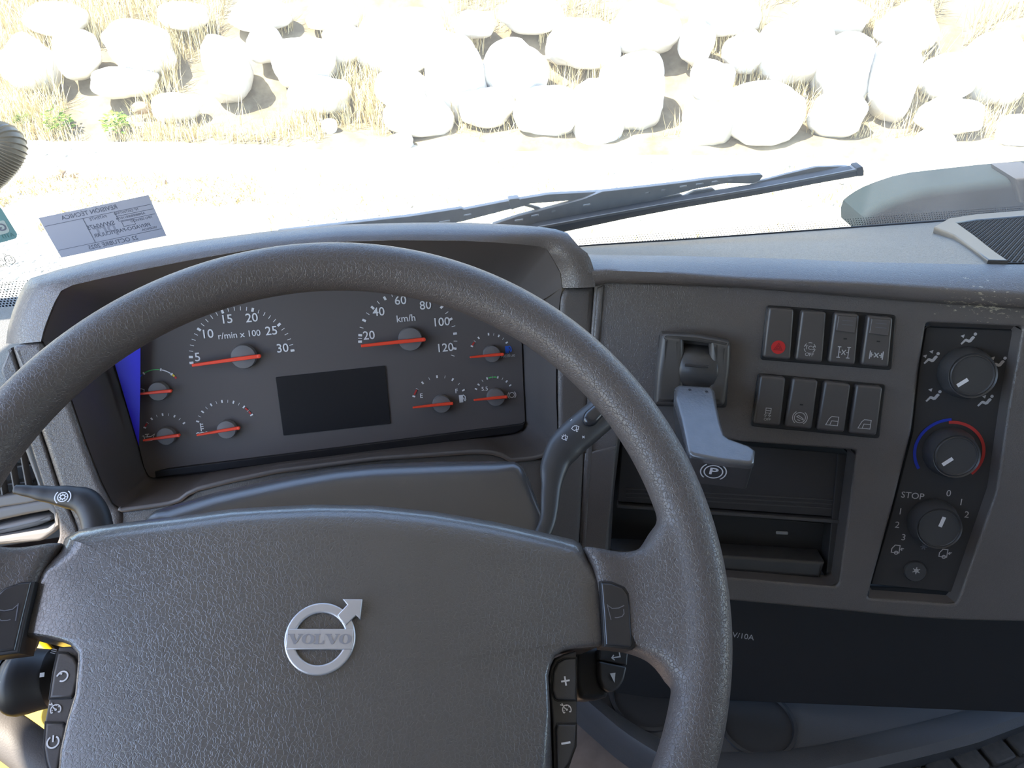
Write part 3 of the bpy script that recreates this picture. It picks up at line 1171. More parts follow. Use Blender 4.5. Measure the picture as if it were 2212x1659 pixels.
# hood over the instruments: front lip, rounded ridge, roof running back to the pane
lip = [(88, 738), (95, 710), (104, 686), (117, 654), (132, 628), (152, 617), (217, 602), (304, 583), (420, 560), (553, 537), (740, 522), (852, 519), (1000, 520), (1076, 524),
       (1151, 530), (1181, 537), (1194, 557), (1212, 590), (1216, 622)]
rdg = [(13, 742), (16, 712), (28, 669), (43, 632), (56, 609), (66, 601), (130, 581), (217, 559), (304, 540), (420, 520), (580, 499), (740, 485), (900, 480.5), (1000, 480.5), (1076, 483.5),
       (1160, 489), (1188, 493), (1212, 497), (1226, 503), (1252, 534), (1272, 549), (1284, 585), (1286, 620)]


def key_resample(p, n, plane):
    return [plane.p(a, b) for a, b in resample(np.array(plane.uvs(p)), n)]


def match(p, keys, counts, plane):
    """resample a polyline between key indices so that two outlines correspond"""
    q = np.array(plane.uvs(p))
    out = []
    for (a, b), c in zip(zip(keys[:-1], keys[1:]), counts):
        r = resample(q[a:b + 1], c)
        out += [tuple(x) for x in (r if not out else r[1:])]
    return out


LP = match(lip, [0, 4, 15, 18], [10, 40, 10], K2)
RP_plane = K2.up(-.026)
RP = match(rdg, [0, 5, 18, 22], [10, 40, 10], RP_plane)
r_in2 = [K2.p(a, b, -.010) for a, b in inset(LP, 0.0)]
front = [K2.p(a, b, 0) for a, b in LP]
RPX = [proj(RP_plane.p(a, b)) for a, b in RP]
ridge = []
for i, q_ in enumerate(RPX):
    s_ = min(1, max(0, (i - (len(RPX) - 18)) / 12))
    ridge.append(K2.up(-.026 + .036 * s_ * s_ * (3 - 2 * s_)).hit(*q_))
rings = [[f * .985 + r * .015 - K2.n * .004 for f, r in zip(front, ridge)], front]
for k in (.3, .6, .85):
    rings.append([f * (1 - k) + r * k + K2.n * .006 * math.sin(math.pi * k) for f, r in zip(front, ridge)])
rings.append(ridge)
n_ = len(ridge)
bk = []
for s in (.010, .04, .09, .17):
    bk.append([r + V(0, s, -s * .42 - .02 * (s / .17) ** 2 - (.006 if s > .02 else .001)) for r in ridge])
rings += bk
loft('instrument_hood', rings, M['dash'], dash, angle=50)

# funnel between the hood's lip and the instrument face
low_lip = [(88, 738), (120, 792), (150, 862), (184, 960), (215, 1040), (240, 1090), (262, 1103), (330, 1094), (381, 1086), (400, 1070), (423, 1058), (500, 1039), (597, 1019), (810, 992),
           (1022, 977), (1056, 977), (1080, 982), (1103, 995), (1150, 991), (1170, 986), (1200, 968), (1206, 930), (1203, 850), (1204, 740), (1210, 660), (1216, 622)]
face_l = [(236, 745), (240, 765), (248, 793), (275, 880), (300, 965), (310, 1008), (320, 1028), (331, 1033), (420, 1023), (740, 985), (1000, 950), (1112, 936.5), (1130, 927), (1135, 912), (1131, 830), (1128, 748), (1124, 680)]
face_t = [(236, 745), (236, 700), (262, 668), (340, 640), (520, 606), (740, 590), (900, 592), (1060, 606), (1110, 630), (1124, 680)]
LL = match(low_lip, [0, 5, 6, 19, 20, 25], [20, 5, 40, 5, 20], K2)
FL = match(face_l, [0, 6, 7, 11, 13, 16], [20, 5, 40, 5, 20], K)
FT = match(face_t, [0, 2, 8, 9], [10, 40, 10], K)
ra = [K2.p(a, b, -.004) for a, b in LL]
rb_ = [K.p(a, b, -.004) for a, b in FL]
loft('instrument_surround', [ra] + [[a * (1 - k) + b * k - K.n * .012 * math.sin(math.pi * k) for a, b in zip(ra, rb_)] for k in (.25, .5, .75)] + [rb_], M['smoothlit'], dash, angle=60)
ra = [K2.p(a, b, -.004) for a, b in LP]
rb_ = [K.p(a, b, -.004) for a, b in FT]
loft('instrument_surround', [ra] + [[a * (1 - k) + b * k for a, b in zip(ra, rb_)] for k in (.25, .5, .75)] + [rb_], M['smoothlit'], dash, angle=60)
# raised bead along the lower lip
tube('surround_bead', [K2.p(a, b, -.002) for a, b in LL[22:64]], [.0022] * 42, M['smoothlit'], dash, seg=8, sub=1, ref=K2.n)

# panel below the lip, behind the column
lowp = [(236, 1092), (262, 1106), (330, 1097), (383, 1089), (423, 1062), (500, 1042), (597, 1022), (810, 995), (1022, 980), (1056, 980), (1080, 985), (1103, 998), (1170, 992),
        (1215, 975), (1230, 1330), (150, 1330), (160, 1110)]
px_solid('lower_panel', lowp, K2.up(-.006), -.03, 0, .002, M['dash'], dash)

# pillars either side of the hood
px_solid('hood_pillar', [(1222, 621), (1287, 617), (1281, 711), (1272, 860), (1266, 979), (1256, 1138), (1240, 1330), (1176, 1330), (1172, 1000), (1206, 930), (1204, 740), (1211, 640)],
         K2.up(-.002), -.05, 0, .005, M['dash'], dash, fil=.004)
px_solid('hood_pillar', [(22, 748), (88, 737), (120, 792), (150, 862), (184, 960), (215, 1040), (240, 1090), (262, 1106), (262, 1330), (190, 1330), (165, 1140), (125, 1052), (97, 966), (60, 860)],
         K2.up(-.002), -.05, 0, .005, M['dash'], dash, fil=.004)
px_solid('side_panel', [(22, 748), (60, 860), (97, 966), (125, 1052), (165, 1140), (190, 1330), (60, 1330), (128, 1160), (126, 1118), (108, 1082), (92, 1048), (64, 960), (30, 880), (0, 800)],
         K2.up(-.004), -.05, 0, .002, M['dash'], dash, fil=.003)

# top pad running to the pane, each side of the hood
cr_top = [(1264, 549), (1280, 550), (1480, 553), (1700, 559), (1860, 566), (2040, 570), (2212, 572.5), (2420, 577), (2700, 582)]
CT = F.up(-.024)
back_px = [(1250, 533), (1290, 530), (1480, 518), (1700, 502), (1860, 490.5), (2040, 477.5), (2212, 463), (2420, 449), (2700, 430)]
topA = [CT.p(a, b) for a, b in resample(np.array(CT.uvs(cr_top)), 40)]
bb = WS.up(.004)
backA = [bb.p(a, b) for a, b in resample(np.array(bb.uvs(back_px)), 40)]
backA = [V(min(max(p[0], topA[0][0] + .0), 2), p[1], p[2]) for p in backA]
rings = []
for k in (0, .04, .1, .3, .55, .8, .95, 1):
    rings.append([a * (1 - k) + b * k + V(0, 0, .003 * math.sin(math.pi * k) * (1 - k)) for a, b in zip(topA, backA)])
rings.append([b + V(0, 0, -.05) for b in backA])
loft('top_pad', rings, M['dashtop'], dash, angle=50)
tube('pad_edge_trim', [b + V(0, -.002, .0005) for b in backA], [.0022] * len(backA), M['black'], dash, seg=8, sub=1)
lp_top = [V(XL, .52, 1.93), V(-.36, .53, 1.945), V(-.30, .58, 1.95), V(-.29, .79, 1.902), V(XL, .79, 1.902)]
Zp = Plane(V(-.45, .66, 1.925), XA, V(0, 1, -.16))
solid('top_pad', fillet(ccw([((p - Zp.o) @ Zp.u, (p - Zp.o) @ Zp.v) for p in lp_top]), .01), Zp, -.03, 0, .006, M['dashtop'], dash)

# padded crest above the fascia
lo = [(1277, 620), (1300, 609.5), (1400, 610.5), (1600, 619.5), (1739, 630), (1960, 648), (2210, 664), (2420, 680), (2700, 700)]
be = [(1277, 587), (1300, 584), (1400, 587), (1600, 603), (1739, 609), (1877, 615), (2212, 637), (2420, 651), (2700, 668)]
CB = F.up(.011)
pl_ = [F.p(a, b, .001) for a, b in resample(np.array(F.uvs(lo)), 40)]
pb_ = [CB.p(a, b) for a, b in resample(np.array(CB.uvs(be)), 40)]
rings = [[p - F.n * .02 for p in pl_], pl_, [p + F.n * .006 for p in pl_]]
for k in (.35, .7, 1):
    rings.append([(a + F.n * .006) * (1 - k) + b * k + F.n * .0015 * math.sin(math.pi * k) for a, b in zip(pl_, pb_)])
for k in (.12, .3, .6, .85, 1):
    rings.append([a * (1 - k) + b * k + (F.n + F.v) * .0012 * math.sin(math.pi * k) for a, b in zip(pb_, topA)])
loft('padded_crest', rings, M['dash'], dash, angle=60, endcap=True)

# switch fascia with its two openings
fasc = [(1284, 616), (1302, 607), (1600, 617), (1739, 628), (1960, 646), (2210, 662), (2420, 678), (2700, 698), (2680, 1420), (2212, 1344), (2077, 1341), (1957, 1334), (1799, 1318), (1600, 1300),
        (1500, 1291), (1310, 1276), (1248, 1270), (1250, 1138), (1260, 979), (1266, 860), (1276, 711)]
hole1 = [(1338, 930), (1440, 936), (1545, 945), (1604, 955), (1700, 962), (1850, 973), (1836, 1080), (1812, 1258), (1806, 1268), (1600, 1250), (1312, 1224), (1320, 1080)]
hole2 = [(2001, 697), (2210, 706), (2178, 880), (2152, 1060), (2072, 1290), (2064, 1306), (1874, 1292), (1926, 1103), (1945, 1027), (1969, 933), (1985, 794)]
fq = F.uvs(fasc)
h1 = fillet(ccw(F.uvs(hole1)), .003)
h2 = fillet(ccw(F.uvs(hole2)), .003)
solid('switch_fascia', fq, F, -.012, 0, .0025, M['dash'], dash, holes=[h1, h2])
# chamfered reveals of the openings
def reveal(name, pts, dep, shift, mat, par):
    o_ = fillet(ccw(F.uvs(pts)), .004)
    n = 90
    oo = resample(np.array(o_ + [o_[0]]), n)
    ii = resample(np.array([(a, b) for a, b in inset(o_, shift)] + [inset(o_, shift)[0]]), n)
    loft(name, [[F.p(a, b, -.002) for a, b in oo], [F.p(a, b, -dep) for a, b in ii]], mat, par)


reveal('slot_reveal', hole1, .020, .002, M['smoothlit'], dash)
# left bevelled flank of the fascia
px_solid('fascia_flank', [(1290, 622), (1304, 616), (1296, 720), (1286, 860), (1278, 979), (1268, 1138), (1262, 1262), (1252, 1262), (1256, 1138), (1266, 979), (1274, 860), (1282, 711)],
         F.up(.003), -.004, 0, .0022, M['dash'], dash)
px_solid('lower_flank', [(1262, 979), (1331, 963), (1322, 1080), (1312, 1173), (1306, 1268), (1250, 1262), (1252, 1138)], F.up(.002), -.004, 0, .002, M['dash'], dash)

# tray let into the top of the pad, far right
TZ = Plane(topA[30], topA[38] - topA[30], backA[30] - topA[30])
rim_out = [(2020, 489), (2048, 480), (2200, 461), (2300, 452), (2420, 570), (2160, 571), (2148, 560), (2100, 532), (2052, 503)]
TU = TZ.up(.0035)
q_o = TU.uvs([(2018, 489), (2050, 471), (2110, 462), (2212, 454), (2460, 436), (2462, 449), (2212, 466), (2110, 474), (2066, 480), (2104, 507), (2150, 543), (2178, 562), (2134, 561), (2108, 541), (2060, 506)])
q_h = TU.uvs([(2064, 478), (2110, 474), (2212, 466), (2430, 452), (2490, 562), (2178, 562), (2150, 543), (2102, 507)])
solid('tray_rim', q_o, TU, -.007, 0, .0015, M['smooth'], dash)
TB = TZ.up(.0014)
solid('tray_mat', ccw([(a, b) for a, b in q_h]), TB, -.004, .0, .0003, M['traymat'], dash, segs=1)
vs, fs = [], []
qa = np.array(q_h)
amin, bmin = qa.min(0)
amax, bmax = qa.max(0)
ring_p = ccw(q_h)


def inside(pt, poly):
    x, y = pt
    c = False
    for i in range(len(poly)):
        x1, y1 = poly[i]
        x2, y2 = poly[i - 1]
        if (y1 > y) != (y2 > y) and x < (x2 - x1) * (y - y1) / (y2 - y1) + x1: c = not c
    return c


for j in range(75):
    for i in range(95):
        a, b = amin + i * .0046 + (j % 2) * .0023, bmin + j * .0042
        if b > bmax or not inside((a, b), ring_p): continue
        k = len(vs)
        for hh_, sc__ in ((0, 1.0), (.0009, .85)):
            for (x, y) in ((-.0018, -.0008), (.0014, -.0008), (.0014, .0015), (.0007, .0015), (.0007, -.0001), (-.0018, -.0001)):
                vs.append(TB.p(a + x * sc__, b + y * sc__, hh_))
        for e in range(6):
            f2 = (e + 1) % 6
            fs.append((k + e, k + f2, k + 6 + f2, k + 6 + e))
        fs.append(tuple(range(k + 6, k + 12)))
o = mesh_obj('mat_hooks', vs, fs, M['mat'], dash, smooth=False)
o['kind'] = 'stuff'

# ------------------------------------------------------------------ instrument cluster
clu = thing('instrument_cluster', K.p(0, 0), 'grey instrument cluster with dials, orange needles and a dark display behind the wheel', 'instrument cluster')
solid('dial_face', ccw(K.uvs(face_t[::-1] + face_l[1:-1])), K, -.006, 0, .0005, M['face'], clu, segs=1)
px_solid('lower_ledge', [(334, 1020), (362, 1013), (740, 966), (1129, 916), (1134, 912), (1130, 926), (1112, 936), (740, 984), (336, 1032)], K.up(.004), -.004, 0, .001, M['screen'], clu)
px_solid('display_screen', [(595, 815), (832, 790), (843.5, 915), (612, 941)], K.up(.0012), -.001, 0, .0003, M['screen'], clu, fil=.0012)


def gauge(c, R, majors, minors, major_sz, minor_sz, tip, tail, hubpx, hub_r, nums=(), extra=()):
    c = V(*c)
    vs, fs = [], []

    def tk(a, ln, wd):
        a = math.radians(a)
        d_, s_ = V(math.cos(a), math.sin(a)), V(-math.sin(a), math.cos(a))
        k = len(vs)
        for (r, t_) in ((R - ln / 2, -wd / 2), (R + ln / 2, -wd / 2), (R + ln / 2, wd / 2), (R - ln / 2, wd / 2)):
            q = c + d_ * r + s_ * t_
            vs.append(K.p(q[0], q[1], .0005))
        fs.append((k, k + 1, k + 2, k + 3))
    for a in majors: tk(a, *major_sz)
    for a in minors: tk(a, *minor_sz)
    g = mesh_obj('gauge_scale', vs, fs, M['white'], clu, smooth=False)
    # coloured zones
    for m, a0, a1, wd, off in extra:
        P = arc(c[0], c[1], R + off, a0, a1, 8)
        strokes('scale_zone', [P], K, (0, 0), 1, wd, M[m], g, h=.0006)
    for s_, px_, sz in nums:
        text('numeral', s_, K, K.uv(*px_), sz, M['white'], g, h=.0005, bold=.008)
    KN = K.up(.0075)
    hc = KN.uv(*hubpx)
    hr = hub_r / FPX * .74
    lathe('needle_hub', K, K.up(.006).uv(*hubpx), [(hr, 0), (hr, .0045), (hr * .93, .0062), (hr * .5, .0068), (.0001, .007)], M['hub'], g, seg=32)
    a, b = V(*KN.uv(*tip)), V(*KN.uv(*tail))
    d_ = (b - a) / np.linalg.norm(b - a)
    s_ = V(-d_[1], d_[0])
    w0, w1 = .0008, .0014
    if R > .04: w0, w1 = .0013, .0018
    mid = a + d_ * np.linalg.norm(b - a) * .62
    solid('needle', [tuple(a - s_ * w0), tuple(b - s_ * w1), tuple(b + s_ * w1), tuple(mid + s_ * w1), tuple(a + s_ * w0)], KN, -.0008, .0022, .0004, M['needle'], g, segs=1)
    lathe('needle_tail_pin', KN, tuple(b), [(w1 * 1.0, -.001), (w1 * 1.0, .0024), (w1 * .5, .0027)], M['needle'], g, seg=12)
    return g


rs = 34.16 / 5
gr = gauge((-.0787, .0426), .0460, [173.8 - 34.16 * i for i in range(6)] + [180.6], [173.8 - rs * k for k in range(1, 25) if k % 5], (.0036, .0022), (.0036, .0006),
           (415.5, 789), (560, 769), (525.5, 771), 26,
           [('5', (427, 772), .0115), ('10', (448, 722), .0115), ('15', (489.7, 690), .0115), ('20', (544, 687), .0115), ('25', (586.5, 715), .0115), ('30', (610.5, 752.6), .0115),
            ('r/min x 100', (517, 723), .0082)])
gs = gauge((.0762, .0448), .0457, [168.7 - 18.43 * i for i in range(11)] + [176.5], [168.7 - 18.43 * (i + .5) for i in range(10)] + [172.6, -24.6], (.0036, .0022), (.0036, .0006),
           (780, 747), (915.5, 733), (886.6, 733), 26,
           [('20', (797, 725), .0115), ('40', (818, 674), .0115), ('60', (865, 649.5), .0115), ('80', (919, 660), .0115), ('100', (953, 696), .0115), ('120', (961, 751.5), .0115),
            ('km/h', (877, 688), .0092)])
sm = (.0024, .0014), (.0024, .0004)
ga = gauge((.1546, .0236), .0199, [151, 120.5, 90.3, 60.3, 30], [135, 75.4, 45.2], *sm, (1015, 771.5), (1085.6, 765), (1063, 765), 19, [], [('red', 148, 138, .0014, 0)])
gf = gauge((.1010, -.0199), .0264, [159.5, 124.6, 91, 56.5, 23], [142, 108, 74, 40], (.0028, .0016), (.0028, .0004), (891.5, 880), (976, 871), (954.5, 873.6), 20,
           [('E', (910, 855), .0062), ('F', (986, 845), .0062)], [('red', 156, 144, .0014, 0)])
gb = gauge((.1550, -.0191), .0197, [151.2, 136.6, 105.8, 74.4, 45.2, 29.5], [121, 90, 60], *sm, (1023.4, 864), (1093, 857), (1071.7, 859), 20, [('5.5', (1047, 840), .0056)],
           [('green', 102, 92, .0014, 0), ('green', 88, 78, .0014, 0)])
gt = gauge((-.1022, -.0237), .0268, [158 - 22.3 * i for i in range(7)], [158 - 22.3 * (i + .5) for i in range(6)], (.0028, .0014), (.0028, .0004), (425.7, 939.7), (516, 924), (489, 928.7), 20, [],
           [('red', 43, 36, .0014, 0), ('red', 33, 27, .0014, 0)])
go = gauge((-.1568, -.0238), .0200, [152 - 30.6 * i for i in range(5)], [152 - 30.6 * (i + .5) for i in range(4)], *sm, (310, 951), (386.6, 940), (357.7, 943), 19, [],
           [('red', 149, 139, .0014, 0)])
gu = gauge((-.1576, .0187), .0203, [150.7, 119.6, 75.2, 46.2], [], *sm, (291, 852), (369, 844), (341, 846), 20, [],
           [('blueprint', 146, 124, .0010, 0), ('green', 117, 78, .0009, 0), ('white', 72, 49, .0010, 0), ('yellow', 44, 37, .0016, 0), ('red', 36, 30, .0018, 0)])

pump = [['fill', (-.7, -.9), (.25, -.9), (.25, .9), (-.7, .9)], [(.3, .9), (.75, .5), (.85, -.3), (.65, -.55), (.5, -.3), (.45, .1), (.25, .15)]]
strokes('pump_symbol', pump, K, K.uv(998, 861), .0042, .0009, M['white'], gf, h=.0005)
strokes('pump_symbol', pump, K, K.uv(1097, 755), .0040, .0009, M['blueprint'], ga, h=.0005)
text('numeral', 'AdBlue', K, K.uv(1097, 768), .0050, M['dim'], ga, h=.0005)
brk = [arc(0, 0, .62, 0, 360, 24), arc(0, 0, .98, 130, 230, 10), arc(0, 0, .98, -50, 50, 10)]
strokes('brake_symbol', brk, K, K.uv(1105.5, 853), .0041, .0007, M['white'], gb, h=.0005)
wav = [(-1, -.75), (-.7, -.6), (-.4, -.75), (0, -.6), (.4, -.75), (.7, -.6), (1, -.75)]
strokes('coolant_symbol', [[(-.1, 1), (-.1, -.4)], [(-.1, .8), (.35, .8)], [(-.1, .4), (.35, .4)], [(-.1, 0), (.35, 0)], wav, [(-.8, -1), (-.4, -.9), (0, -1.05), (.4, -.9), (.8, -1)]],
        K, K.uv(436, 926), .0055, .0009, M['white'], gt, h=.0005)
strokes('oil_can_symbol', [[(-.9, .2), (-.7, .2), (-.6, -.6), (.35, -.6), (.9, .35), (.3, 0), (-.5, 0)], [(-.2, 0), (-.2, .4)], [(-.5, .4), (.1, .4)]], K, K.uv(322, 943), .0062, .0008, M['white'], go, h=.0005)
strokes('turbo_symbol', [[(-1, .5), (-1, -.5)], [(-1.3, .3), (-.7, .3)], [(-1.3, -.2), (-.7, -.2)], [(-.4, .2), (.2, .5), (.7, .3), (.6, -.2), (1, -.4)]], K, K.uv(303, 846), .0055, .0007, M['white'], gu, h=.0005)
# left-over protective film hanging over the left edge of the face
KF = K.up(.013)
solid('blue_film', ccw(KF.uvs([(240, 760), (256, 735), (303.5, 690), (303, 842), (300, 964)])), KF, -.0002, 0, .00005, M['film'], clu, segs=1)

# ------------------------------------------------------------------ switches
SWPX = [
    [(1661, 664), (1716, 668), (1708, 778), (1647.5, 772.5)], [(1732, 670), (1786, 674), (1777, 783.5), (1718, 778)],
    [(1804, 675), (1857.5, 679), (1848, 789), (1789, 783.5)], [(1875, 681), (1930, 685.5), (1920, 794), (1860, 789)],
    [(1642, 811), (1698, 816), (1686, 921), (1627, 916)], [(1713, 817), (1768, 822), (1754, 928), (1694.5, 923)],
    [(1782, 824), (1839, 830), (1824, 935), (1764, 930)], [(1850, 831), (1908, 836), (1893.5, 942), (1834, 937)]]
SWL = ['dark rocker switch with round red hazard print, top row left end', 'dark rocker switch printed TCS OFF, second in top row',
       'dark rocker switch with lock tab and wide axle symbol, third in top row', 'dark rocker switch with lock tab and short axle symbol, right end of top row',
       'dark rocker switch with vehicle skid symbol, left end of lower row', 'dark rocker switch with round brake circle symbol, second in lower row',
       'dark rocker switch with window symbol, third in lower row', 'dark rocker switch with window symbol, right end of lower row']
for r_ in (0, 1):
    a, b = SWPX[4 * r_], SWPX[4 * r_ + 3]
    fr = [(a[0][0] - 5, a[0][1] - 5), (b[1][0] + 6, b[1][1] - 5), (b[2][0] + 6, b[2][1] + 6), (a[3][0] - 5, a[3][1] + 5)]
    px_solid('switch_row_frame', fr, F.up(.0012), -.002, 0, .001, M['black'], dash, fil=.003)
SF_ = F.up(.0085)
fu = lambda *p: SF_.uv(*p)
SWT = []
for i, (pp, lab) in enumerate(zip(SWPX, SWL)):
    c = SF_.hit(*np.mean(np.array(pp), 0))
    t = thing('rocker_switch', c, lab, 'switch', 'rocker switches on the fascia')
    SWT.append(t)
    px_solid('rocker', pp, SF_, -.009, 0, .0024, M['switch'], t, fil=.003, segs=4)
    if i in (2, 3):
        m_ = np.array(pp)
        f_ = lambda s, tt: tuple((m_[0] * (1 - s) + m_[1] * s) * (1 - tt) + (m_[3] * (1 - s) + m_[2] * s) * tt)
        tab = px_solid('lock_tab', [f_(.16, .06), f_(.90, .06), f_(.86, .38), f_(.14, .36)], SF_.up(.0016), -.002, 0, .0007, M['smoothlit'], t, fil=.001)
        for tt in (.14, .22):
            l0, l1 = SF_.uv(*f_(.30, tt)), SF_.uv(*f_(.74, tt))
            strokes('tab_rib', [[l0, l1]], SF_, (0, 0), 1, .0005, M['dim'] if False else M['etch'], tab, h=.0018, t=.0004)
        d0, d1 = SF_.uv(*f_(.45, .50)), SF_.uv(*f_(.58, .50))
        strokes('indicator_lamp', [[d0, d1]], SF_, (0, 0), 1, .0012, M['black'], t)
s0 = SWT
strokes('hazard_print', [['fill'] + arc(0, 0, 1, 0, 360, 28)[:-1]], SF_, fu(1681, 750), .0059, .001, M['redsw'], s0[0])
strokes('hazard_triangle', [[(-.6, -.4), (.6, -.4), (0, .62), (-.6, -.4)], [(-.28, -.2), (.28, -.2), (0, .25), (-.28, -.2)]], SF_, fu(1681, 750), .0059, .0006, M['redline'], s0[0], h=.0006)
strokes('traction_symbol', [arc(0, 0, 1, a, a + 40, 4) for a in range(10, 370, 60)], SF_, fu(1749, 751.5), .0046, .0005, M['dim'], s0[1])
text('switch_lettering', 'TCS', SF_, fu(1749, 751.5), .0048, M['dim'], s0[1])
text('switch_lettering', 'OFF', SF_, fu(1748, 766), .0042, M['dim'], s0[1])
strokes('axle_symbol', [[(-1, .85), (-.45, .85)], [(-1, -.85), (-.45, -.85)], [(-.72, .85), (-.72, -.85)], [(.45, .85), (1, .85)], [(.45, -.85), (1, -.85)], [(.72, .85), (.72, -.85)],
                        [(-.72, 0), (-.4, 0)], [(.4, 0), (.72, 0)], [(-.3, .4), (.3, -.4)], [(-.3, -.4), (.3, .4)]], SF_, fu(1822, 761), .0054, .0007, M['dim'], s0[2])
strokes('axle_symbol', [[(-.9, .6), (-.9, -.6)], [(.9, .6), (.9, -.6)], [(-.7, .35), (-.7, -.35)], [(.7, .35), (.7, -.35)], [(-.7, 0), (-.4, 0)], [(.4, 0), (.7, 0)], [(-.3, .35), (.3, -.35)],
                        [(-.3, -.35), (.3, .35)]], SF_, fu(1892.6, 767), .0058, .0009, M['dim'], s0[3])
strokes('skid_symbol', [[(-.5, 1), (.5, 1), (.5, .0), (-.5, .0), (-.5, 1)], [(-.5, .5), (.5, .5)], [(-.4, 0), (-.7, -.5), (-.2, -.4), (-.6, -.9)], [(.4, 0), (.1, -.5), (.6, -.4), (.2, -.9)]],
        SF_, fu(1659, 892), .0044, .0006, M['dim'], s0[4])
text('switch_lettering', 'OFF', SF_, fu(1657, 906), .0034, M['dim'], s0[4])
strokes('brake_circle_symbol', [arc(0, 0, .75, 0, 360, 24), arc(0, 0, 1, 125, 235, 10), arc(0, 0, 1, -55, 55, 10), [(-.45, .1), (-.2, .3), (.45, -.1), (.5, -.3), (-.45, .1)], [(-.3, -.3), (.1, -.45)]],
        SF_, fu(1727.6, 902), .0062, .0006, M['dim'], s0[5])
d0 = fu(1731, 874)
strokes('indicator_lamp', [[(d0[0] - .0014, d0[1]), (d0[0] + .0014, d0[1])]], SF_, (0, 0), 1, .0012, M['black'], s0[5])
wind = [[(-1, -.75), (-.55, .35), (-.2, .75), (.9, .75), (.9, -.75), (-1, -.75)], [(-.35, -.75), (-.15, 0), (.9, 0)], [(-.15, 0), (.1, .75)]]
for k, p_ in ((6, (1798, 909)), (7, (1868, 916))):
    strokes('window_symbol', wind[:2], SF_, fu(*p_), .0052, .0006, M['dim'], s0[k])

# ------------------------------------------------------------------ parking brake
pb = thing('parking_brake_lever', F.hit(1495, 800), 'black housed parking brake with blue grey L shaped lever and P symbol, right of wheel', 'brake lever')
HB = F.up(.020)
px_solid('housing_cheek', [(1428, 722), (1477, 728), (1479, 790), (1476, 880), (1412, 876), (1418, 800)], HB, -.022, 0, .0055, M['housing'], pb, fil=.004, segs=5)
px_solid('housing_cheek', [(1534, 734), (1580, 742), (1577, 800), (1566, 878), (1530, 880), (1532, 790)], HB, -.022, 0, .0055, M['housing'], pb, fil=.004, segs=5)
px_solid('housing_back', [(1424, 722), (1500, 724), (1578, 740), (1570, 882), (1414, 878)], F.up(.006), -.008, 0, .002, M['dark'], pb, fil=.003)
px_solid('housing_top', [(1430, 721), (1500, 724), (1576, 738), (1574, 750), (1500, 738), (1432, 733)], F.up(.019), -.02, 0, .003, M['housing'], pb)
cyl = F.up(.001)
tube('lever_drum', [cyl.hit(1472, 790), cyl.hit(1540, 797)], [.0215, .0215], M['smooth'], pb, seg=28, ref=F.n)
px_solid('drum_ridge', [(1479, 785), (1531, 790), (1531, 796), (1479, 792)], F.up(.0228), -.006, 0, .0006, M['gloss'], pb)
# the lever stands out from the drum towards the driver; its upper face looks up
tl = math.radians(60)
LV = Plane(F.up(.034).hit(1500, 835), F.u + F.n * -.05, F.v * math.cos(tl) - F.n * math.sin(tl))
lev = [(1458, 835), (1466, 829), (1537, 834), (1545, 843), (1551, 879), (1559, 916), (1567, 939), (1577, 946), (1619, 961), (1633, 972), (1630, 998), (1620, 1002), (1562, 996), (1497, 983),
       (1486, 974), (1471, 907), (1457, 861)]
q = LV.uvs(lev)
solid('lever_grip', q, LV, -.006, 0, .0030, M['lever'], pb, segs=4)
q2 = LV.uvs([(1484, 950), (1556, 938), (1576, 948), (1632, 974), (1629, 1001), (1490, 984)])
solid('lever_handle_body', fillet(ccw(q2), .003), LV, -.030, -.002, .002, M['smooth'], pb)
q3 = LV.uvs([(1462, 838), (1541, 842), (1552, 900), (1560, 950), (1486, 962), (1468, 890)])
solid('lever_shank', q3, LV, -.024, -.002, .002, M['smooth'], pb)
for p_ in ((1490, 842), (1526, 846)):
    lathe('rivet_hole', LV, LV.uv(*p_), [(.0013, 0), (.0013, .0002), (.0004, .0002)], M['black'], pb, seg=14)
PF = F.up(.030)
a_ = LV.p(*LV.uv(1490, 984), -.002)
b_p = LV.p(*LV.uv(1629, 1001), -.002)
EF = Plane((a_ + b_p) / 2, b_p - a_, LV.n)
EF = EF.up(.0002) if EF.n @ (CAMP - EF.o) > 0 else Plane(EF.o, -EF.u, EF.v).up(.0002)
sg = 1 if EF.u @ c_r > 0 else -1
sx_, sy_ = EF.uv(1541, 1018)
strokes('brake_symbol', [arc(0, 0, .72, 0, 360, 28), arc(0, 0, 1, 130, 230, 12), arc(0, 0, 1, -50, 50, 12)], EF, (sx_, sy_), .0098, .0010, M['white'], pb, h=.0004)
text('brake_lettering', 'P', EF, (sx_, sy_), .0105, M['white'], pb, h=.0004, sx=1.35, bold=.02)

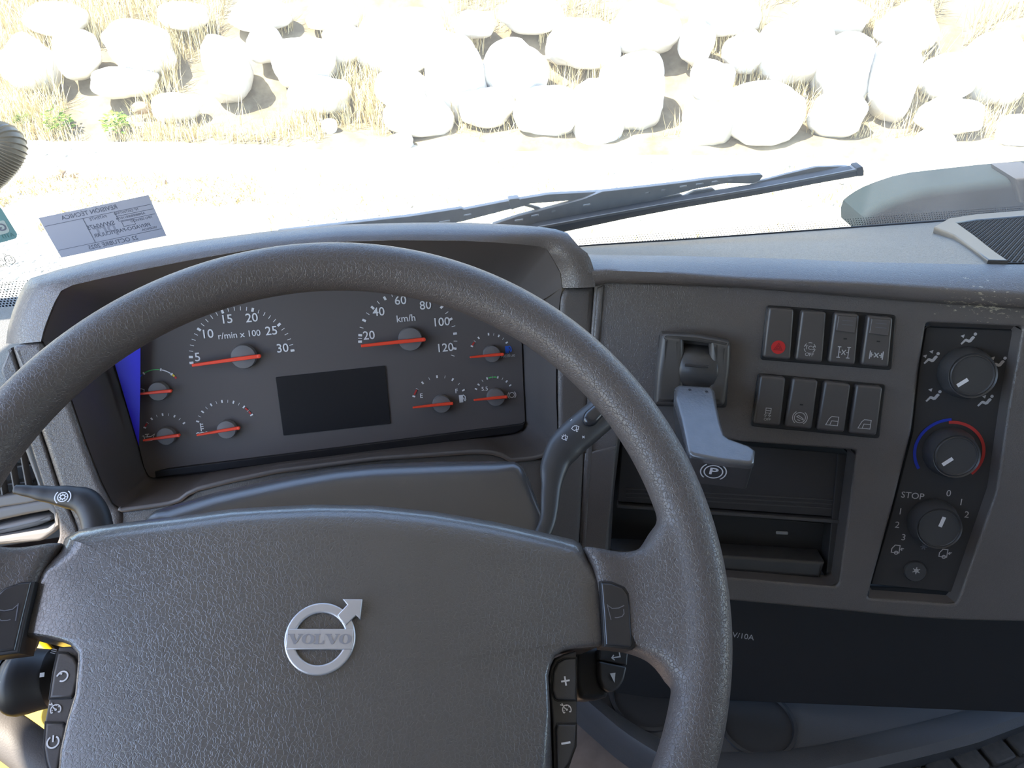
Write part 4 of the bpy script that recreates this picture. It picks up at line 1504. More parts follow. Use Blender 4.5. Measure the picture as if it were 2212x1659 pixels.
# ------------------------------------------------------------------ climate panel
cp = thing('climate_panel', F.hit(2040, 1000), 'recessed dark climate control panel with three round knobs, red and blue arc', 'control panel')
FB = F.up(-.010)
px_solid('panel_face', [(2001, 706), (2203, 714), (2172, 880), (2144, 1060), (2062, 1280), (1882, 1262), (1928, 1103), (1947, 1027), (1971, 933), (1986, 794)], FB, -.006, 0, .0006, M['dark'], cp, segs=1)
reveal('panel_reveal', hole2, .011, .0035, M['smoothlit'], cp)
def knob(base_px, cap_px, rpx, capr, pt0, pt1, nm='knob'):
    base = FB.uv(*base_px)
    d = c_f @ (FB.hit(*base_px) - CAMP)
    R_ = rpx / FPX * d
    r2 = capr / FPX * d
    H_ = .017
    top = FB.up(H_)
    k = lathe(nm, FB, base, [(R_, 0), (R_ * 1.0, .004), (R_ * .97, .008), (R_ * .86, .017), (R_ * .80, H_ - .001), (R_ * .76, H_), (r2 * 1.04, H_), (r2, H_ - .0012), (r2 * .5, H_ - .0014), (.0001, H_ - .0014)],
              M['smooth'], cp, seg=56, mod=lambda a, h: 1 - (.025 if (int(a / (2 * math.pi) * 8) % 4 == 0 and .003 < h < H_ - .002) else 0))
    a, b = top.uv(*pt0), top.uv(*pt1)
    strokes('pointer_mark', [[a, b]], top, (0, 0), 1, .0032, M['white'], k, h=-.0012)
    return k


knob((2084, 804), (2099, 819), 56, 40, (2069, 834), (2092, 820))
knob((2050, 975), (2062, 990), 54, 39, (2037, 1005), (2059, 991))
knob((2014, 1127), (2026, 1140), 52, 39, (2031.5, 1139), (2041, 1118))
ac = FB.uv(1976, 1233)
k = lathe('push_button', FB, ac, [(.0098, 0), (.0098, .0014), (.0090, .0024), (.0060, .0024), (.0001, .0024)], M['smooth'], cp, seg=36)
strokes('snow_symbol', [[(0, -1), (0, 1)], [(-.87, -.5), (.87, .5)], [(-.87, .5), (.87, -.5)], arc(0, 0, .45, 0, 360, 12)], FB, FB.uv(1977, 1230), .0034, .0008, M['dim'], k, h=.0026)
c2 = V(*FB.uv(2053, 977))
def ang(px_): q = V(*FB.uv(*px_)) - c2; return math.degrees(math.atan2(q[1], q[0])), np.linalg.norm(q)
(aa, ra1), (ab, rb1) = ang((1984, 1012)), ang((2055, 906))
(ac_, rc1), (ad, rd1) = ang((2049, 912)), ang((2098, 1023))
if aa < 0: aa += 360
n = 20
P = [tuple(c2 + (ra1 + (rb1 - ra1) * k / n) * V(math.cos(math.radians(aa + (ab - aa) * k / n)), math.sin(math.radians(aa + (ab - aa) * k / n)))) for k in range(n + 1)]
strokes('cold_arc', [P], FB, (0, 0), 1, .0026, M['blueline'], cp, h=.0004)
mid_r = .5 * (rc1 + rd1)
P = [tuple(c2 + (rc1 + (rd1 - rc1) * k / n) * V(math.cos(math.radians(ac_ + (ad - ac_) * k / n)), math.sin(math.radians(ac_ + (ad - ac_) * k / n)))) for k in range(n + 1)]
strokes('warm_arc', [P], FB, (0, 0), 1, .0026, M['red'], cp, h=.0005)
for s_, p_, z in (('STOP', (1971, 1071), .0082), ('0', (2049, 1066), .0085), ('1', (2076, 1085), .0085), ('2', (2088, 1112), .0085), ('1', (1944.7, 1105), .0085), ('2', (1938, 1134), .0085), ('3', (1951.5, 1161), .0085)):
    text('panel_lettering', s_, FB, FB.uv(*p_), z, M['dim'], cp)
seat = [['fill', (-1.0, -.85), (-.8, -1.0), (-.35, -.45), (.12, -.62), (.40, -.52), (.85, .22), (.62, .42), (.40, .34), (.10, -.18), (-.32, -.06), (-.5, -.12)],
        ['fill'] + arc(.80, .72, .24, 0, 360, 10)[:-1]]
for p_, arrows in (((2092, 731), [(-.9, .3)]), ((2012, 773), [(-1, .2), (-.2, .95)]), ((2156, 783), [(-.9, .6), (-.9, -.1)]), ((2016, 855), [(-.6, .9)]), ((2128, 865), [(-.3, .6)])):
    L = list(seat)
    for a, b in arrows: L.append(['fill', (a - .28, b), (a + .28, b + .26), (a + .2, b - .3)])
    strokes('seat_symbol', L, FB, FB.uv(*p_), .0058, .001, M['dim'], cp)
trk = [[(-.8, -.5), (-.8, .1), (-.4, .7), (.3, .7), (.3, -.5), (-.8, -.5)], arc(-.1, -.5, .25, 0, 360, 10), [(.9, .3), (.45, .1)], [(.45, .1), (.65, .35)], [(.45, .1), (.7, -.05)]]
for p_ in ((1938, 1187), (2041, 1196)):
    strokes('recirculation_symbol', trk, FB, FB.uv(*p_), .0060, .0008, M['dim'], cp)
strokes('fan_symbol', [[(-.7, 0), (.7, 0)], [(-.35, -.6), (.35, .6)], [(-.35, .6), (.35, -.6)]], FB, FB.uv(1995, 1181), .0040, .0010, M['etch'], cp)

# ------------------------------------------------------------------ open slot under the switches
rc = thing('radio_slot_unit', F.hit(1600, 1120), 'black storage unit with blank cover, open pocket and small port below the switches', 'storage unit')
def fpx(name, pts, h, dep, mat, par=rc, rad=.001, fil=.002, **kw): return px_solid(name, pts, F.up(h), -dep, 0, rad, mat, par, fil=fil, **kw)
fpx('back_plate', [(1325, 915), (1860, 960), (1825, 1280), (1300, 1240)], -.060, .004, M['black'])
fpx('blank_cover', [(1345, 940), (1832, 980), (1818, 1118), (1333, 1084)], -.022, .02, M['dark'])
for k, y in enumerate((1046, 1055, 1064)):
    fpx('cover_rib', [(1352, y + 8), (1820, y + 34), (1820, y + 37), (1352, y + 11)], -.0212, .001, M['smooth'], rad=.0004, fil=0)
fpx('slot_lip', [(1333, 1090), (1817, 1124), (1816, 1132), (1332, 1098)], -.018, .02, M['smooth'])
fpx('port_block', [(1540, 1110), (1812, 1132), (1790, 1222), (1540, 1204)], -.045, .01, M['black'])
pt = fpx('port_shell', [(1676, 1147), (1703, 1148), (1703, 1156), (1676, 1155)], -.0445, .002, M['metal'], fil=.0014, rad=.0005, holes=[])
fpx('lower_drawer', [(1318, 1188), (1560, 1200), (1783, 1214), (1772, 1250), (1316, 1216)], -.014, .03, M['smooth'], rad=.003)
fpx('frame_side', [(1810, 980), (1836, 982), (1810, 1256), (1784, 1252)], -.020, .03, M['dark'])
# ------------------------------------------------------------------ lower console, floor pieces
lc = thing('lower_console', V(.45, .45, 1.55), 'dark plastic console shelf under the dash with round cup holder and pale curved ledge', 'console')
CZ = Plane(V(0, 0, 1.565), XA, V(0, 1, 0))
def zpl(z): return Plane(V(0, 0, z), XA, V(0, 1, 0))
fr_px = [(1246, 1505), (1257, 1516), (1308, 1560), (1350, 1596), (1411, 1636), (1470, 1668), (1560, 1690), (1700, 1690), (1800, 1676), (1878, 1659), (1997, 1631), (2116, 1600), (2212, 1564), (2420, 1490), (2560, 1440)]
fp = [CZ.hit(*p) for p in fr_px]
fp = [V(*q) for q in resample(np.array(fp), 50)]
inn = [q + V(0, .030, -.002) for q in fp]
rings = [[q + V(0, .02, -.20) for q in fp], [q + V(0, .006, -.03) for q in fp], [q + V(0, .001, -.006) for q in fp], [q + V(0, .008, .001) for q in fp], inn,
         [q + V(0, .006, -.006) for q in inn]]
loft('console_shell', rings, M['console'], lc, angle=50)
DZ = Plane(V(0, 0, 1.5585), XA, V(0, 1, 0))
cups = []
for cpx in ((1635, 1560), (1398, 1505)):
    c = DZ.hit(*cpx)
    cups.append((c[0], c[1]))
RC = .037
deck = [(q[0], q[1] + .003) for q in inn] + [(inn[-1][0], .66), (inn[0][0], .66)]
solid('console_deck', deck, DZ, -.006, 0, .0006, M['console'], lc, holes=[[(x + RC * math.cos(k * math.pi / 20), y + RC * math.sin(k * math.pi / 20)) for k in range(40)] for x, y in cups], segs=1)
for x, y in cups:
    lathe('cup_holder', DZ, (x, y), [(RC + .0035, .0), (RC + .0030, .0022), (RC - .0005, .0026), (RC - .003, -.002), (RC - .006, -.055), (.001, -.056)], M['smooth'], lc, seg=48)
tp = F.up(-.055)
text('socket_lettering', '12V/10A', tp, tp.uv(1596, 1373), .0085, M['dim'], lc, rot=-.02)
lathe('power_socket', tp, tp.uv(1520, 1420), [(.018, -.004), (.018, .003), (.015, .004), (.013, .004), (.013, -.003)], M['black'], lc, seg=30)
px_solid('shelf_back', [(1240, 1240), (2700, 1300), (2700, 1560), (1240, 1500)], F.up(-.0560), -.004, 0, .001, M['black'], lc)

mt = thing('rubber_floor_mat', V(.7, .15, 1.512), 'black rubber floor mat with raised square blocks, lower right corner', 'mat')
MZ = zpl(1.53)
mv = [MZ.hit(*p) for p in ((1700, 1720), (2600, 1400), (2600, 1900), (1700, 1900))]
mx0, my0 = MZ.hit(1780, 1720)[:2]
boxes('mat_sheet', [(.34, 1.2, -.10, .40, 1.512, 1.522)], M['mat'], mt)
bd = [fillet([(-.014, -.012), (.014, -.012), (.014, .012), (-.014, .012)], .004, 2)][0]
proto = None
o0 = MZ.hit(2100, 1640)
du = MZ.hit(2175, 1612) - o0
du /= np.linalg.norm(du)
dv = np.cross(V(0, 0, 1), du)
for i in range(-6, 12):
    for j in range(-4, 4):
        c = o0 + du * (i * .034 + (j % 2) * .017) + dv * j * .030
        if not (.36 < c[0] < 1.15 and -.05 < c[1] < .385): continue
        if proto is None:
            BP = Plane(V(c[0], c[1], 1.522), du, dv)
            proto = solid('block', bd, BP, -.001, .007, .002, M['mat'], mt, segs=2)
        else:
            b2 = proto.copy()
            COL.objects.link(b2)
            b2.parent = mt
            b2.location = Vector(V(c[0], c[1], proto.location.z + WLOC[mt][2]) - WLOC[mt])
tn = thing('floor_tunnel', V(.5, .1, 1.1), 'dusty brown carpeted floor hump beside the column, seen under the wheel', 'floor cover')
boxes('tunnel_top', [(.02, 1.3, -.35, .50, ZF, 1.510)], M['carpet'], tn)

# ------------------------------------------------------------------ steering wheel
C0 = W.o
wh = thing('steering_wheel', C0, 'black grained truck steering wheel with horn bars, keypads and silver round emblem', 'steering wheel')
RW, RT = .225, .0172
pad_top = [(133, 1161), (150, 1146), (178, 1136), (236, 1130), (400, 1116), (512, 1104), (682, 1097), (810, 1099), (937, 1110), (1065, 1128), (1240, 1160), (1257, 1169)]
pad_r = [(1275, 1190), (1290, 1229), (1298, 1259), (1304, 1328), (1306, 1389), (1296, 1396), (1242, 1401), (1215, 1407), (1197, 1419), (1187, 1440), (1182, 1461), (1186, 1536), (1196, 1656),
         (1188, 1760), (1130, 1880), (1000, 1960), (700, 1990), (420, 1960), (200, 1860), (112, 1760)]
pad_l = [(133, 1656), (136, 1620), (150, 1558), (168, 1500), (174, 1428), (173, 1414), (156, 1395), (135, 1387), (96, 1377), (53, 1378), (50, 1375), (60, 1323), (72, 1260), (82, 1230), (92, 1212), (115, 1185)]
q = W.up(-.016).uvs(pad_top) + W.up(-.008).uvs(pad_r + pad_l)
nt_, nr_ = len(pad_top), len(pad_r)
rad = [.018] + [.020] * (nt_ - 2) + [.018, .014, .008, .004] + [.0035] * 9 + [.012] * 8 + [.0035] * (len(pad_l) - 5) + [.004, .005, .007, .011, .015]
assert len(rad) == len(q)
# denser outline with matching radii
def densify(poly, rr, step=.008):
    P2, R2 = [], []
    m = len(poly)
    for i in range(m):
        a, b = V(*poly[i]), V(*poly[(i + 1) % m])
        n = max(1, int(np.linalg.norm(b - a) / step))
        for k in range(n):
            P2.append(tuple(a + (b - a) * k / n))
            R2.append(rr[i] + (rr[(i + 1) % m] - rr[i]) * k / n)
    return P2, R2


q, rad = densify(q, rad)
ar = sum(q[i][0] * q[(i + 1) % len(q)][1] - q[(i + 1) % len(q)][0] * q[i][1] for i in range(len(q)))
if ar < 0: q, rad = q[::-1], rad[::-1]
HP_ = .0115
KX = .62
pad_o = solid('airbag_cover', q, W, HP_ - .070, HP_ - .002, rad, M['pad'], wh, segs=7, crown=.002, angle=60)
# the cover bows across: its flanks fall away to either side
pj0, pj1 = V(*W.uv(130, 1160)), V(*W.uv(1258, 1169))
pdir = (pj1 - pj0) / np.linalg.norm(pj1 - pj0)
pmid = (pj0 + pj1) / 2
for v_ in pad_o.data.vertices:
    w_ = np.array(v_.co) + WLOC[pad_o] - C0
    x_ = (V(w_ @ W.u, w_ @ W.v) - pmid) @ pdir
    v_.co -= Vector(W.n * KX * x_ * x_)

# rim and spokes grown together, then parted again along the spoke roots
bm = bmesh.new()
seg_a, seg_b = 160, 24
grid_ = []
for i in range(seg_a):
    a = 2 * math.pi * i / seg_a
    row = []
    for j in range(seg_b):
        b = 2 * math.pi * j / seg_b
        rr = RW + RT * math.cos(b)
        row.append(bm.verts.new(Vector(W.p(rr * math.cos(a), rr * math.sin(a), RT * math.sin(b)))))
    grid_.append(row)
for i in range(seg_a):
    for j in range(seg_b):
        bm.faces.new((grid_[i][j], grid_[(i + 1) % seg_a][j], grid_[(i + 1) % seg_a][(j + 1) % seg_b], grid_[i][(j + 1) % seg_b]))
sp_r = [(1262, 1168), (1300, 1174), (1345, 1183), (1375, 1184), (1396, 1177), (1406, 1163), (1416, 1142), (1430, 1122), (1466, 1102), (1520, 1200), (1538, 1390), (1512, 1478), (1472, 1492), (1454, 1472),
        (1441, 1446), (1422, 1423), (1395, 1408), (1366, 1400), (1312, 1392), (1304, 1330), (1297, 1259), (1288, 1222), (1276, 1192)]
spw = W.up(.002).uvs(sp_r)
# mirror for the left spoke across the wheel's own axis (turned with the wheel)
pa, pb2 = V(*W.uv(130, 1160)), V(*W.uv(1258, 1169))
def mirr(p): p = V(*p); return tuple(p - 2 * ((p - pmid) @ pdir) * pdir)
def add_prism(poly, h0, h1, rd):
    poly = ccw(poly)
    rings = []
    for k in range(5):
        a = math.pi / 2 * k / 4
        rings.append((inset(poly, rd * (1 - math.cos(a))), h1 - rd * (1 - math.sin(a))))
    rings = [(inset(poly, rd * .5), h0), (poly, h0 + rd)] + rings
    bp_ = bmesh.new()
    vv = [[bp_.verts.new(Vector((a, b, h))) for a, b in rp] for rp, h in rings]
    m = len(poly)
    for k in range(len(vv) - 1):
        for i in range(m):
            bp_.faces.new((vv[k][i], vv[k][(i + 1) % m], vv[k + 1][(i + 1) % m], vv[k + 1][i]))
    for ringv, pl in ((vv[0], rings[0][0]), (vv[-1], rings[-1][0])):
        for t_ in tessellate_polygon([[Vector((a, b, 0)) for a, b in pl]]):
            bp_.faces.new([ringv[i] for i in t_])
    bmesh.ops.triangulate(bp_, faces=bp_.faces)
    for _ in range(4):
        bmesh.ops.subdivide_edges(bp_, edges=[e for e in bp_.edges if e.calc_length() > .008], cuts=1)
        bmesh.ops.triangulate(bp_, faces=bp_.faces)
    bp_.verts.index_update()
    new = []
    for v in bp_.verts:
        r_ = math.hypot(v.co.x, v.co.y)
        s_ = min(1, max(0, (r_ - .178) / .040))
        s_ = s_ * s_ * (3 - 2 * s_)
        k_ = min(1, max(0, (v.co.z - h0) / (h1 - h0)))
        z_ = v.co.z + (.0135 * s_ * k_ + .016 * s_ * (1 - k_))
        new.append(bm.verts.new(Vector(W.p(v.co.x, v.co.y, z_))))
    for f in bp_.faces:
        bm.faces.new([new[v.index] for v in f.verts])
    bp_.free()


add_prism(spw, -.036, -.0025, .007)
add_prism([mirr(p) for p in spw], -.036, -.0025, .007)
bmesh.ops.recalc_face_normals(bm, faces=bm.faces)
tm = bpy.data.meshes.new('tmp_rim')
bm.to_mesh(tm)
bm.free()
to = bpy.data.objects.new('tmp_rim', tm)
COL.objects.link(to)
md = to.modifiers.new('r', 'REMESH')
md.mode = 'VOXEL'
md.voxel_size = .0021
ms = to.modifiers.new('s', 'SMOOTH')
ms.factor = .5
ms.iterations = 18
dg = bpy.context.evaluated_depsgraph_get()
rm = bpy.data.meshes.new_from_object(to.evaluated_get(dg))
bpy.data.objects.remove(to)
bpy.data.meshes.remove(tm)
n_v = len(rm.vertices)
co = np.empty(n_v * 3)
rm.vertices.foreach_get('co', co)
co = co.reshape(-1, 3)
nrm = np.empty(n_v * 3)
rm.vertices.foreach_get('normal', nrm)
nrm = nrm.reshape(-1, 3)
rel = co - C0
uu, vv_ = rel @ W.u, rel @ W.v
rad_ = np.sqrt(uu ** 2 + vv_ ** 2)
fcs = [tuple(p.vertices) for p in rm.polygons]
bpy.data.meshes.remove(rm)
lim = RW - RT * .96
groups = {'rim': [], 'r': [], 'l': [], 'b': []}
for f in fcs:
    i = f[0]
    inner = rad_[i] < lim
    if inner and uu[i] > .07 and -.125 < vv_[i] < .09 and rad_[i] < .200 + .0: groups['r'].append(f)
    elif inner and uu[i] < -.07 and -.10 < vv_[i] < .115 and rad_[i] < .200: groups['l'].append(f)
    else: groups['rim'].append(f)
for key, nm in (('rim', 'rim'), ('r', 'spoke'), ('l', 'spoke')):
    fl = groups[key]
    if not fl: continue
    used = sorted({i for f in fl for i in f})
    mp = {v: k for k, v in enumerate(used)}
    o = mesh_obj(nm, co[used], [tuple(mp[i] for i in f) for f in fl], M['rim'], wh, angle=180)
    flip = np.array([tuple(x.vector) for x in o.data.vertex_normals])
    if (flip * nrm[used]).sum() < 0: o.data.flip_normals()
    o.data.normals_split_custom_set_from_vertices([tuple(x) for x in nrm[used]])

# horn bars, keypads
def wpx(name, pts, h, dep, mat, rad=.0012, fil=.0, **kw): return px_solid(name, pts, W.up(h), -dep, 0, rad, mat, wh, fil=fil, **kw)
hr_px = [(1299, 1258), (1320, 1259), (1345, 1269), (1357, 1283), (1362, 1310), (1367, 1392), (1363, 1399), (1309, 1393), (1305, 1328)]
hb = wpx('horn_bar', hr_px, -.0012, .02, M['gloss'], .0016, segs=4)
HWp = W.up(-.0010)
hp_l = [mirr(p) for p in W.up(-.0012).uvs(hr_px)]
hb2 = solid('horn_bar', hp_l, W, -.020, -.0012, .0016, M['gloss'], wh, segs=4)
horn = [[(-1, .9), (-.9, -.9)], [(-.95, .75), (-.5, .35), (.3, .3), (1, .5)], [(-.4, -.7), (-.1, -.75), (.5, -.7), (.8, -.4), (.85, .1)], [(-.4, .3), (-.4, -.6)]]
strokes('horn_symbol', horn[:3], HWp, HWp.uv(1332, 1320), .0052, .0005, M['etch'], hb)
cl_ = mirr(HWp.uv(1332, 1320))
strokes('horn_symbol', horn[:3], HWp, cl_, .0052, .0005, M['etch'], hb2, mirror=True)
wpx('horn_bezel', [(1297, 1254), (1322, 1255), (1350, 1266), (1362, 1281), (1367, 1310), (1373, 1398), (1366, 1404), (1306, 1397), (1302, 1328)], -.0022, .02, M['black'], .001)
solid('horn_bezel', [mirr(p) for p in W.up(.003).uvs([(1297, 1254), (1322, 1255), (1350, 1266), (1362, 1281), (1367, 1310), (1373, 1398), (1366, 1404), (1306, 1397), (1302, 1328)])], W, -.021, -.0022, .001,
      M['black'], wh)

KH = -.012
kf = wpx('keypad', [(1243, 1406), (1218, 1413), (1200, 1424), (1190, 1442), (1186, 1470), (1194, 1551), (1198, 1700), (1216, 1700), (1235, 1644), (1246, 1611), (1247, 1512), (1245, 1408)], KH, .03, M['smooth'], .001)
b1 = wpx('control_button', [(1244, 1422), (1221, 1423), (1206, 1431), (1196, 1452), (1194, 1491), (1200, 1509), (1206, 1512), (1245, 1512)], KH + .003, .006, M['smooth'], .0012)
b2_ = wpx('control_button', [(1245, 1565), (1206, 1565), (1202, 1575), (1205, 1670), (1212, 1672), (1230, 1647), (1243, 1611)], KH + .003, .006, M['smooth'], .0012)
for b_ in ([(1247, 1419), (1219, 1420), (1203, 1429), (1192, 1451), (1190, 1493), (1197, 1512), (1205, 1516), (1247, 1516)],
           [(1247, 1561), (1203, 1561), (1198, 1574), (1201, 1672), (1214, 1676), (1232, 1649), (1246, 1612)],
           [(122, 1407), (145, 1408), (161, 1417), (170.5, 1434), (170.5, 1466), (163, 1498), (154, 1510), (104, 1512), (112, 1455)],
           [(96, 1558), (137, 1559), (146, 1571), (136, 1623), (124, 1676), (106, 1676), (97, 1645), (92, 1613)]):
    wpx('button_gap', b_, KH + .0006, .004, M['black'], .0003)
Wk = W.up(KH + .003)
strokes('plus_symbol', [[(-1, 0), (1, 0)], [(0, -1), (0, 1)]], Wk, Wk.uv(1221, 1471), .0026, .0010, M['white'], b1)
strokes('minus_symbol', [[(-1, 0), (1, 0)]], Wk, Wk.uv(1222, 1605), .0027, .0011, M['white'], b2_)
cru = [arc(0, 0, .8, -40, 220, 18), [(0, 0), (-.45, .45)], [(-.75, 1.2), (-.55, .75)], [(-1.1, 1.0), (-.5, .8)], ['fill'] + arc(0, 0, .2, 0, 360, 8)[:-1], [(.4, .35), (.55, .5)], [(-.6, -.1), (-.45, -.05)],
       [(-.6, -.5), (-.4, -.35)], [(.6, -.5), (.4, -.35)], [(.05, .8), (.05, .6)]]
Wk2 = W.up(KH)
strokes('cruise_symbol', cru, Wk2, Wk2.uv(1224, 1533), .0032, .0006, M['white'], kf, h=.0004)
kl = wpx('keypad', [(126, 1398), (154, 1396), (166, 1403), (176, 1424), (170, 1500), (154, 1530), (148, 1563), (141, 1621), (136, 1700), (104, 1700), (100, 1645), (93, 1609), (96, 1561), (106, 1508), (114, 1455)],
         KH, .03, M['smoothlit'], .001)  # left keypad and buttons use the lit copy, the right ones the darker plastic
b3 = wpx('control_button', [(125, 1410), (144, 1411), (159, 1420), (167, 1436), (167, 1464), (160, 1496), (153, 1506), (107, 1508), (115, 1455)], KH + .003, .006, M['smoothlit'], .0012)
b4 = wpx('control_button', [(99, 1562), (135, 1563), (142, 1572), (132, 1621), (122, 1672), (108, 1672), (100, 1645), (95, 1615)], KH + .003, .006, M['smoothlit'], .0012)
strokes('return_symbol', [arc(0, 0, .8, -120, 140, 16), [(-.95, .1), (-.62, .52), (-.1, .4)]], Wk, Wk.uv(136, 1461), .0032, .0008, M['white'], b3)
strokes('power_symbol', [arc(0, 0, .85, -240, 60, 18), [(0, .0), (0, 1)]], Wk, Wk.uv(115, 1603), .0034, .0008, M['white'], b4)
strokes('cruise_symbol', cru, Wk2, Wk2.uv(121, 1533), .0032, .0006, M['white'], kl, h=.0004)

# emblem on the cover: ring, bar with the name, arrow
em_h = HP_ - .0002
EM = W.up(em_h)
ec = V(*EM.uv(692, 1380))
ex = V(*EM.uv(769, 1381)) - V(*EM.uv(616, 1381))
er = np.linalg.norm(ex) / 2
ex = ex / np.linalg.norm(ex)
ey = V(-ex[1], ex[0])
eb = lambda a, b: tuple(ec + ex * a * er + ey * b * er)
em = solid('emblem', [eb(math.cos(math.radians(a)), math.sin(math.radians(a))) for a in range(0, 360, 6)], W, em_h - .004, em_h + .0022, .0010, M['silver'], wh,
           holes=[[eb(.72 * math.cos(math.radians(a)), .72 * math.sin(math.radians(a))) for a in range(0, 360, 8)]], segs=3, label='satin silver ring emblem')
solid('emblem_bar', [eb(-.93, -.30), eb(.93, -.30), eb(.93, .26), eb(-.93, .26)], W, em_h - .003, em_h + .0028, .0004, M['silver'], em)
solid('emblem_arrow', [eb(.52, .52), eb(.70, .36), eb(.98, .64), eb(1.10, .53), eb(1.13, 1.10), eb(.56, 1.10), eb(.70, .94), eb(.44, .64)], W, em_h - .003, em_h + .0034, .0007, M['silver'], em)
EMr = math.atan2(ex[1], ex[0])
LV_ = [(0, 1), (.46, 1), (.46, .92), (.38, .92), (.60, .30), (.78, .92), (.68, .92), (.68, 1), (1, 1), (1, .92), (.92, .92), (.58, 0), (.46, 0), (.10, .92), (0, .92)]
LL_ = [(0, 1), (.56, 1), (.56, .92), (.42, .92), (.42, .09), (.70, .09), (.80, .36), (.90, .36), (.88, 0), (0, 0), (0, .08), (.14, .08), (.14, .92), (0, .92)]
def half_o(s): return [(.5 + s * .5 * math.cos(math.radians(a)), .5 + .5 * math.sin(math.radians(a))) for a in range(90, -91, -15)] + \
    [(.5 + s * .20 * math.cos(math.radians(a)), .5 + .41 * math.sin(math.radians(a))) for a in range(-90, 91, 15)]
x_ = -.90
glyphs = []
for g_, w_ in (([LV_], .41), ([half_o(1), half_o(-1)], .36), ([LL_], .32), ([LV_], .41), ([half_o(1), half_o(-1)], .36)):
    for poly in g_:
        glyphs.append(['fill'] + [(x_ + a * w_, -.16 + b * .28) for a, b in poly])
    x_ += w_ - .015
strokes('emblem_lettering', glyphs, W, tuple(ec), er, .001, plain('emblem_letter_grey', (.36, .36, .40), .5, metal=.6), em, rot=EMr, h=em_h + .0029)  # letters in a darker metallic grey than the silver bar

# ------------------------------------------------------------------ column and stalks
cc = thing('steering_column_cover', W.p(0, .03, -.12), 'dark smooth steering column cover with rounded top behind the wheel', 'column cover')
colpx = [(318, 1128), (345, 1108), (364, 1097), (470, 1065), (555, 1046), (640, 1028), (725, 1013.5), (810, 1005), (937, 1000), (1065, 1001.5), (1107, 1007), (1124, 1019), (1138, 1045), (1158, 1104), (1173, 1147), (1200, 1290),
         (300, 1290)]
qc = W.up(-.120).uvs(colpx)
qc, rc_ = densify(qc, [.014] * 2 + [.020] * 7 + [.016, .010, .009, .009, .006, .003, .004, .004], .010)
a_ = sum(qc[i][0] * qc[(i + 1) % len(qc)][1] - qc[(i + 1) % len(qc)][0] * qc[i][1] for i in range(len(qc)))
if a_ < 0: qc, rc_ = qc[::-1], rc_[::-1]
solid('upper_shell', qc, W, -.200, -.100, rc_, M['shroud'], cc, segs=7, angle=60)
tube('column_tube', [W.p(0, -.02, -.06), W.p(0, -.02, -.30)], [.05, .055], M['dark'], cc, seg=28)

ST = W.up(-.085)
def stp(plane, pts): return [plane.hit(*p) for p in pts]
ws_ = thing('wiper_stalk', ST.hit(1195, 1100), 'dark wiper stalk right of the column with white wiper symbols', 'stalk')
tube('stalk_arm', stp(ST, [(1150, 1190), (1182, 1130), (1190, 1060), (1198, 1005), (1222, 963), (1262, 926), (1320, 878), (1365, 842)]), [.0055, .0062, .0076, .0108, .0135, .0140, .0136, .0125], M['smooth'], ws_,
     seg=28, flat=.62, ref=W.n)
SK = ST.up(.0088)
q = SK.uvs([(1257, 905), (1262, 892), (1290, 868), (1330, 840), (1345, 858), (1300, 902), (1286, 918), (1272, 922), (1262, 917)])
solid('end_knob', fillet(ccw(q), .004), SK, -.006, .0045, .004, M['gloss'], ws_, segs=4)
SSy = ST.up(.0090)
rot_ = math.radians(33)
wsy = [[(-.9, .2), (-.5, .55), (0, .68), (.5, .55), (.9, .2), (.45, -.45), (0, -.3), (-.45, -.45), (-.9, .2)], [(-.1, -.8), (.35, .35)], [(.0, -.85), (.3, -.7)]]
strokes('wiper_symbol', wsy, SSy, SSy.uv(1243, 926), .0034, .00055, M['white'], ws_, rot=rot_ * .3)
strokes('washer_symbol', wsy + [[(-.4, .6), (-.6, 1.0)], [(.4, .6), (.5, 1.0)], [(0, .7), (0, 1.1)]], SSy, SSy.uv(1220, 946.5), .0027, .0005, M['white'], ws_, rot=.2)
strokes('minus_symbol', [[(-1, 0), (1, 0)]], SSy, SSy.uv(1233.5, 908), .0011, .0005, M['white'], ws_, rot=.7)
strokes('plus_symbol', [[(-1, 0), (1, 0)], [(0, -1), (0, 1)]], SSy, SSy.uv(1260, 944.5), .0013, .0005, M['white'], ws_, rot=.7)

rt = thing('retarder_stalk', ST.hit(200, 1120), 'black angled stalk left of the column with white gear symbol', 'stalk')
tube('stalk_arm', stp(ST, [(33, 1057), (62, 1061), (100, 1067), (150, 1074), (185, 1084), (204, 1112), (212, 1150), (218, 1210)]), [.0032, .0042, .0058, .0080, .0094, .0098, .0100, .0100], M['black'], rt, seg=28, flat=.8, ref=W.n)
SR = ST.up(.0072)
gear = [arc(0, 0, .62, 0, 360, 24), arc(0, 0, .98, 130, 230, 10), arc(0, 0, .98, -50, 50, 10), arc(0, 0, .28, 0, 360, 12)] + \
       [[(.3 * math.cos(a), .3 * math.sin(a)), (.47 * math.cos(a), .47 * math.sin(a))] for a in np.arange(0, 6.28, math.pi / 4)]
strokes('gear_symbol', gear, SR, SR.uv(136, 1074), .0052, .0007, M['white'], rt)

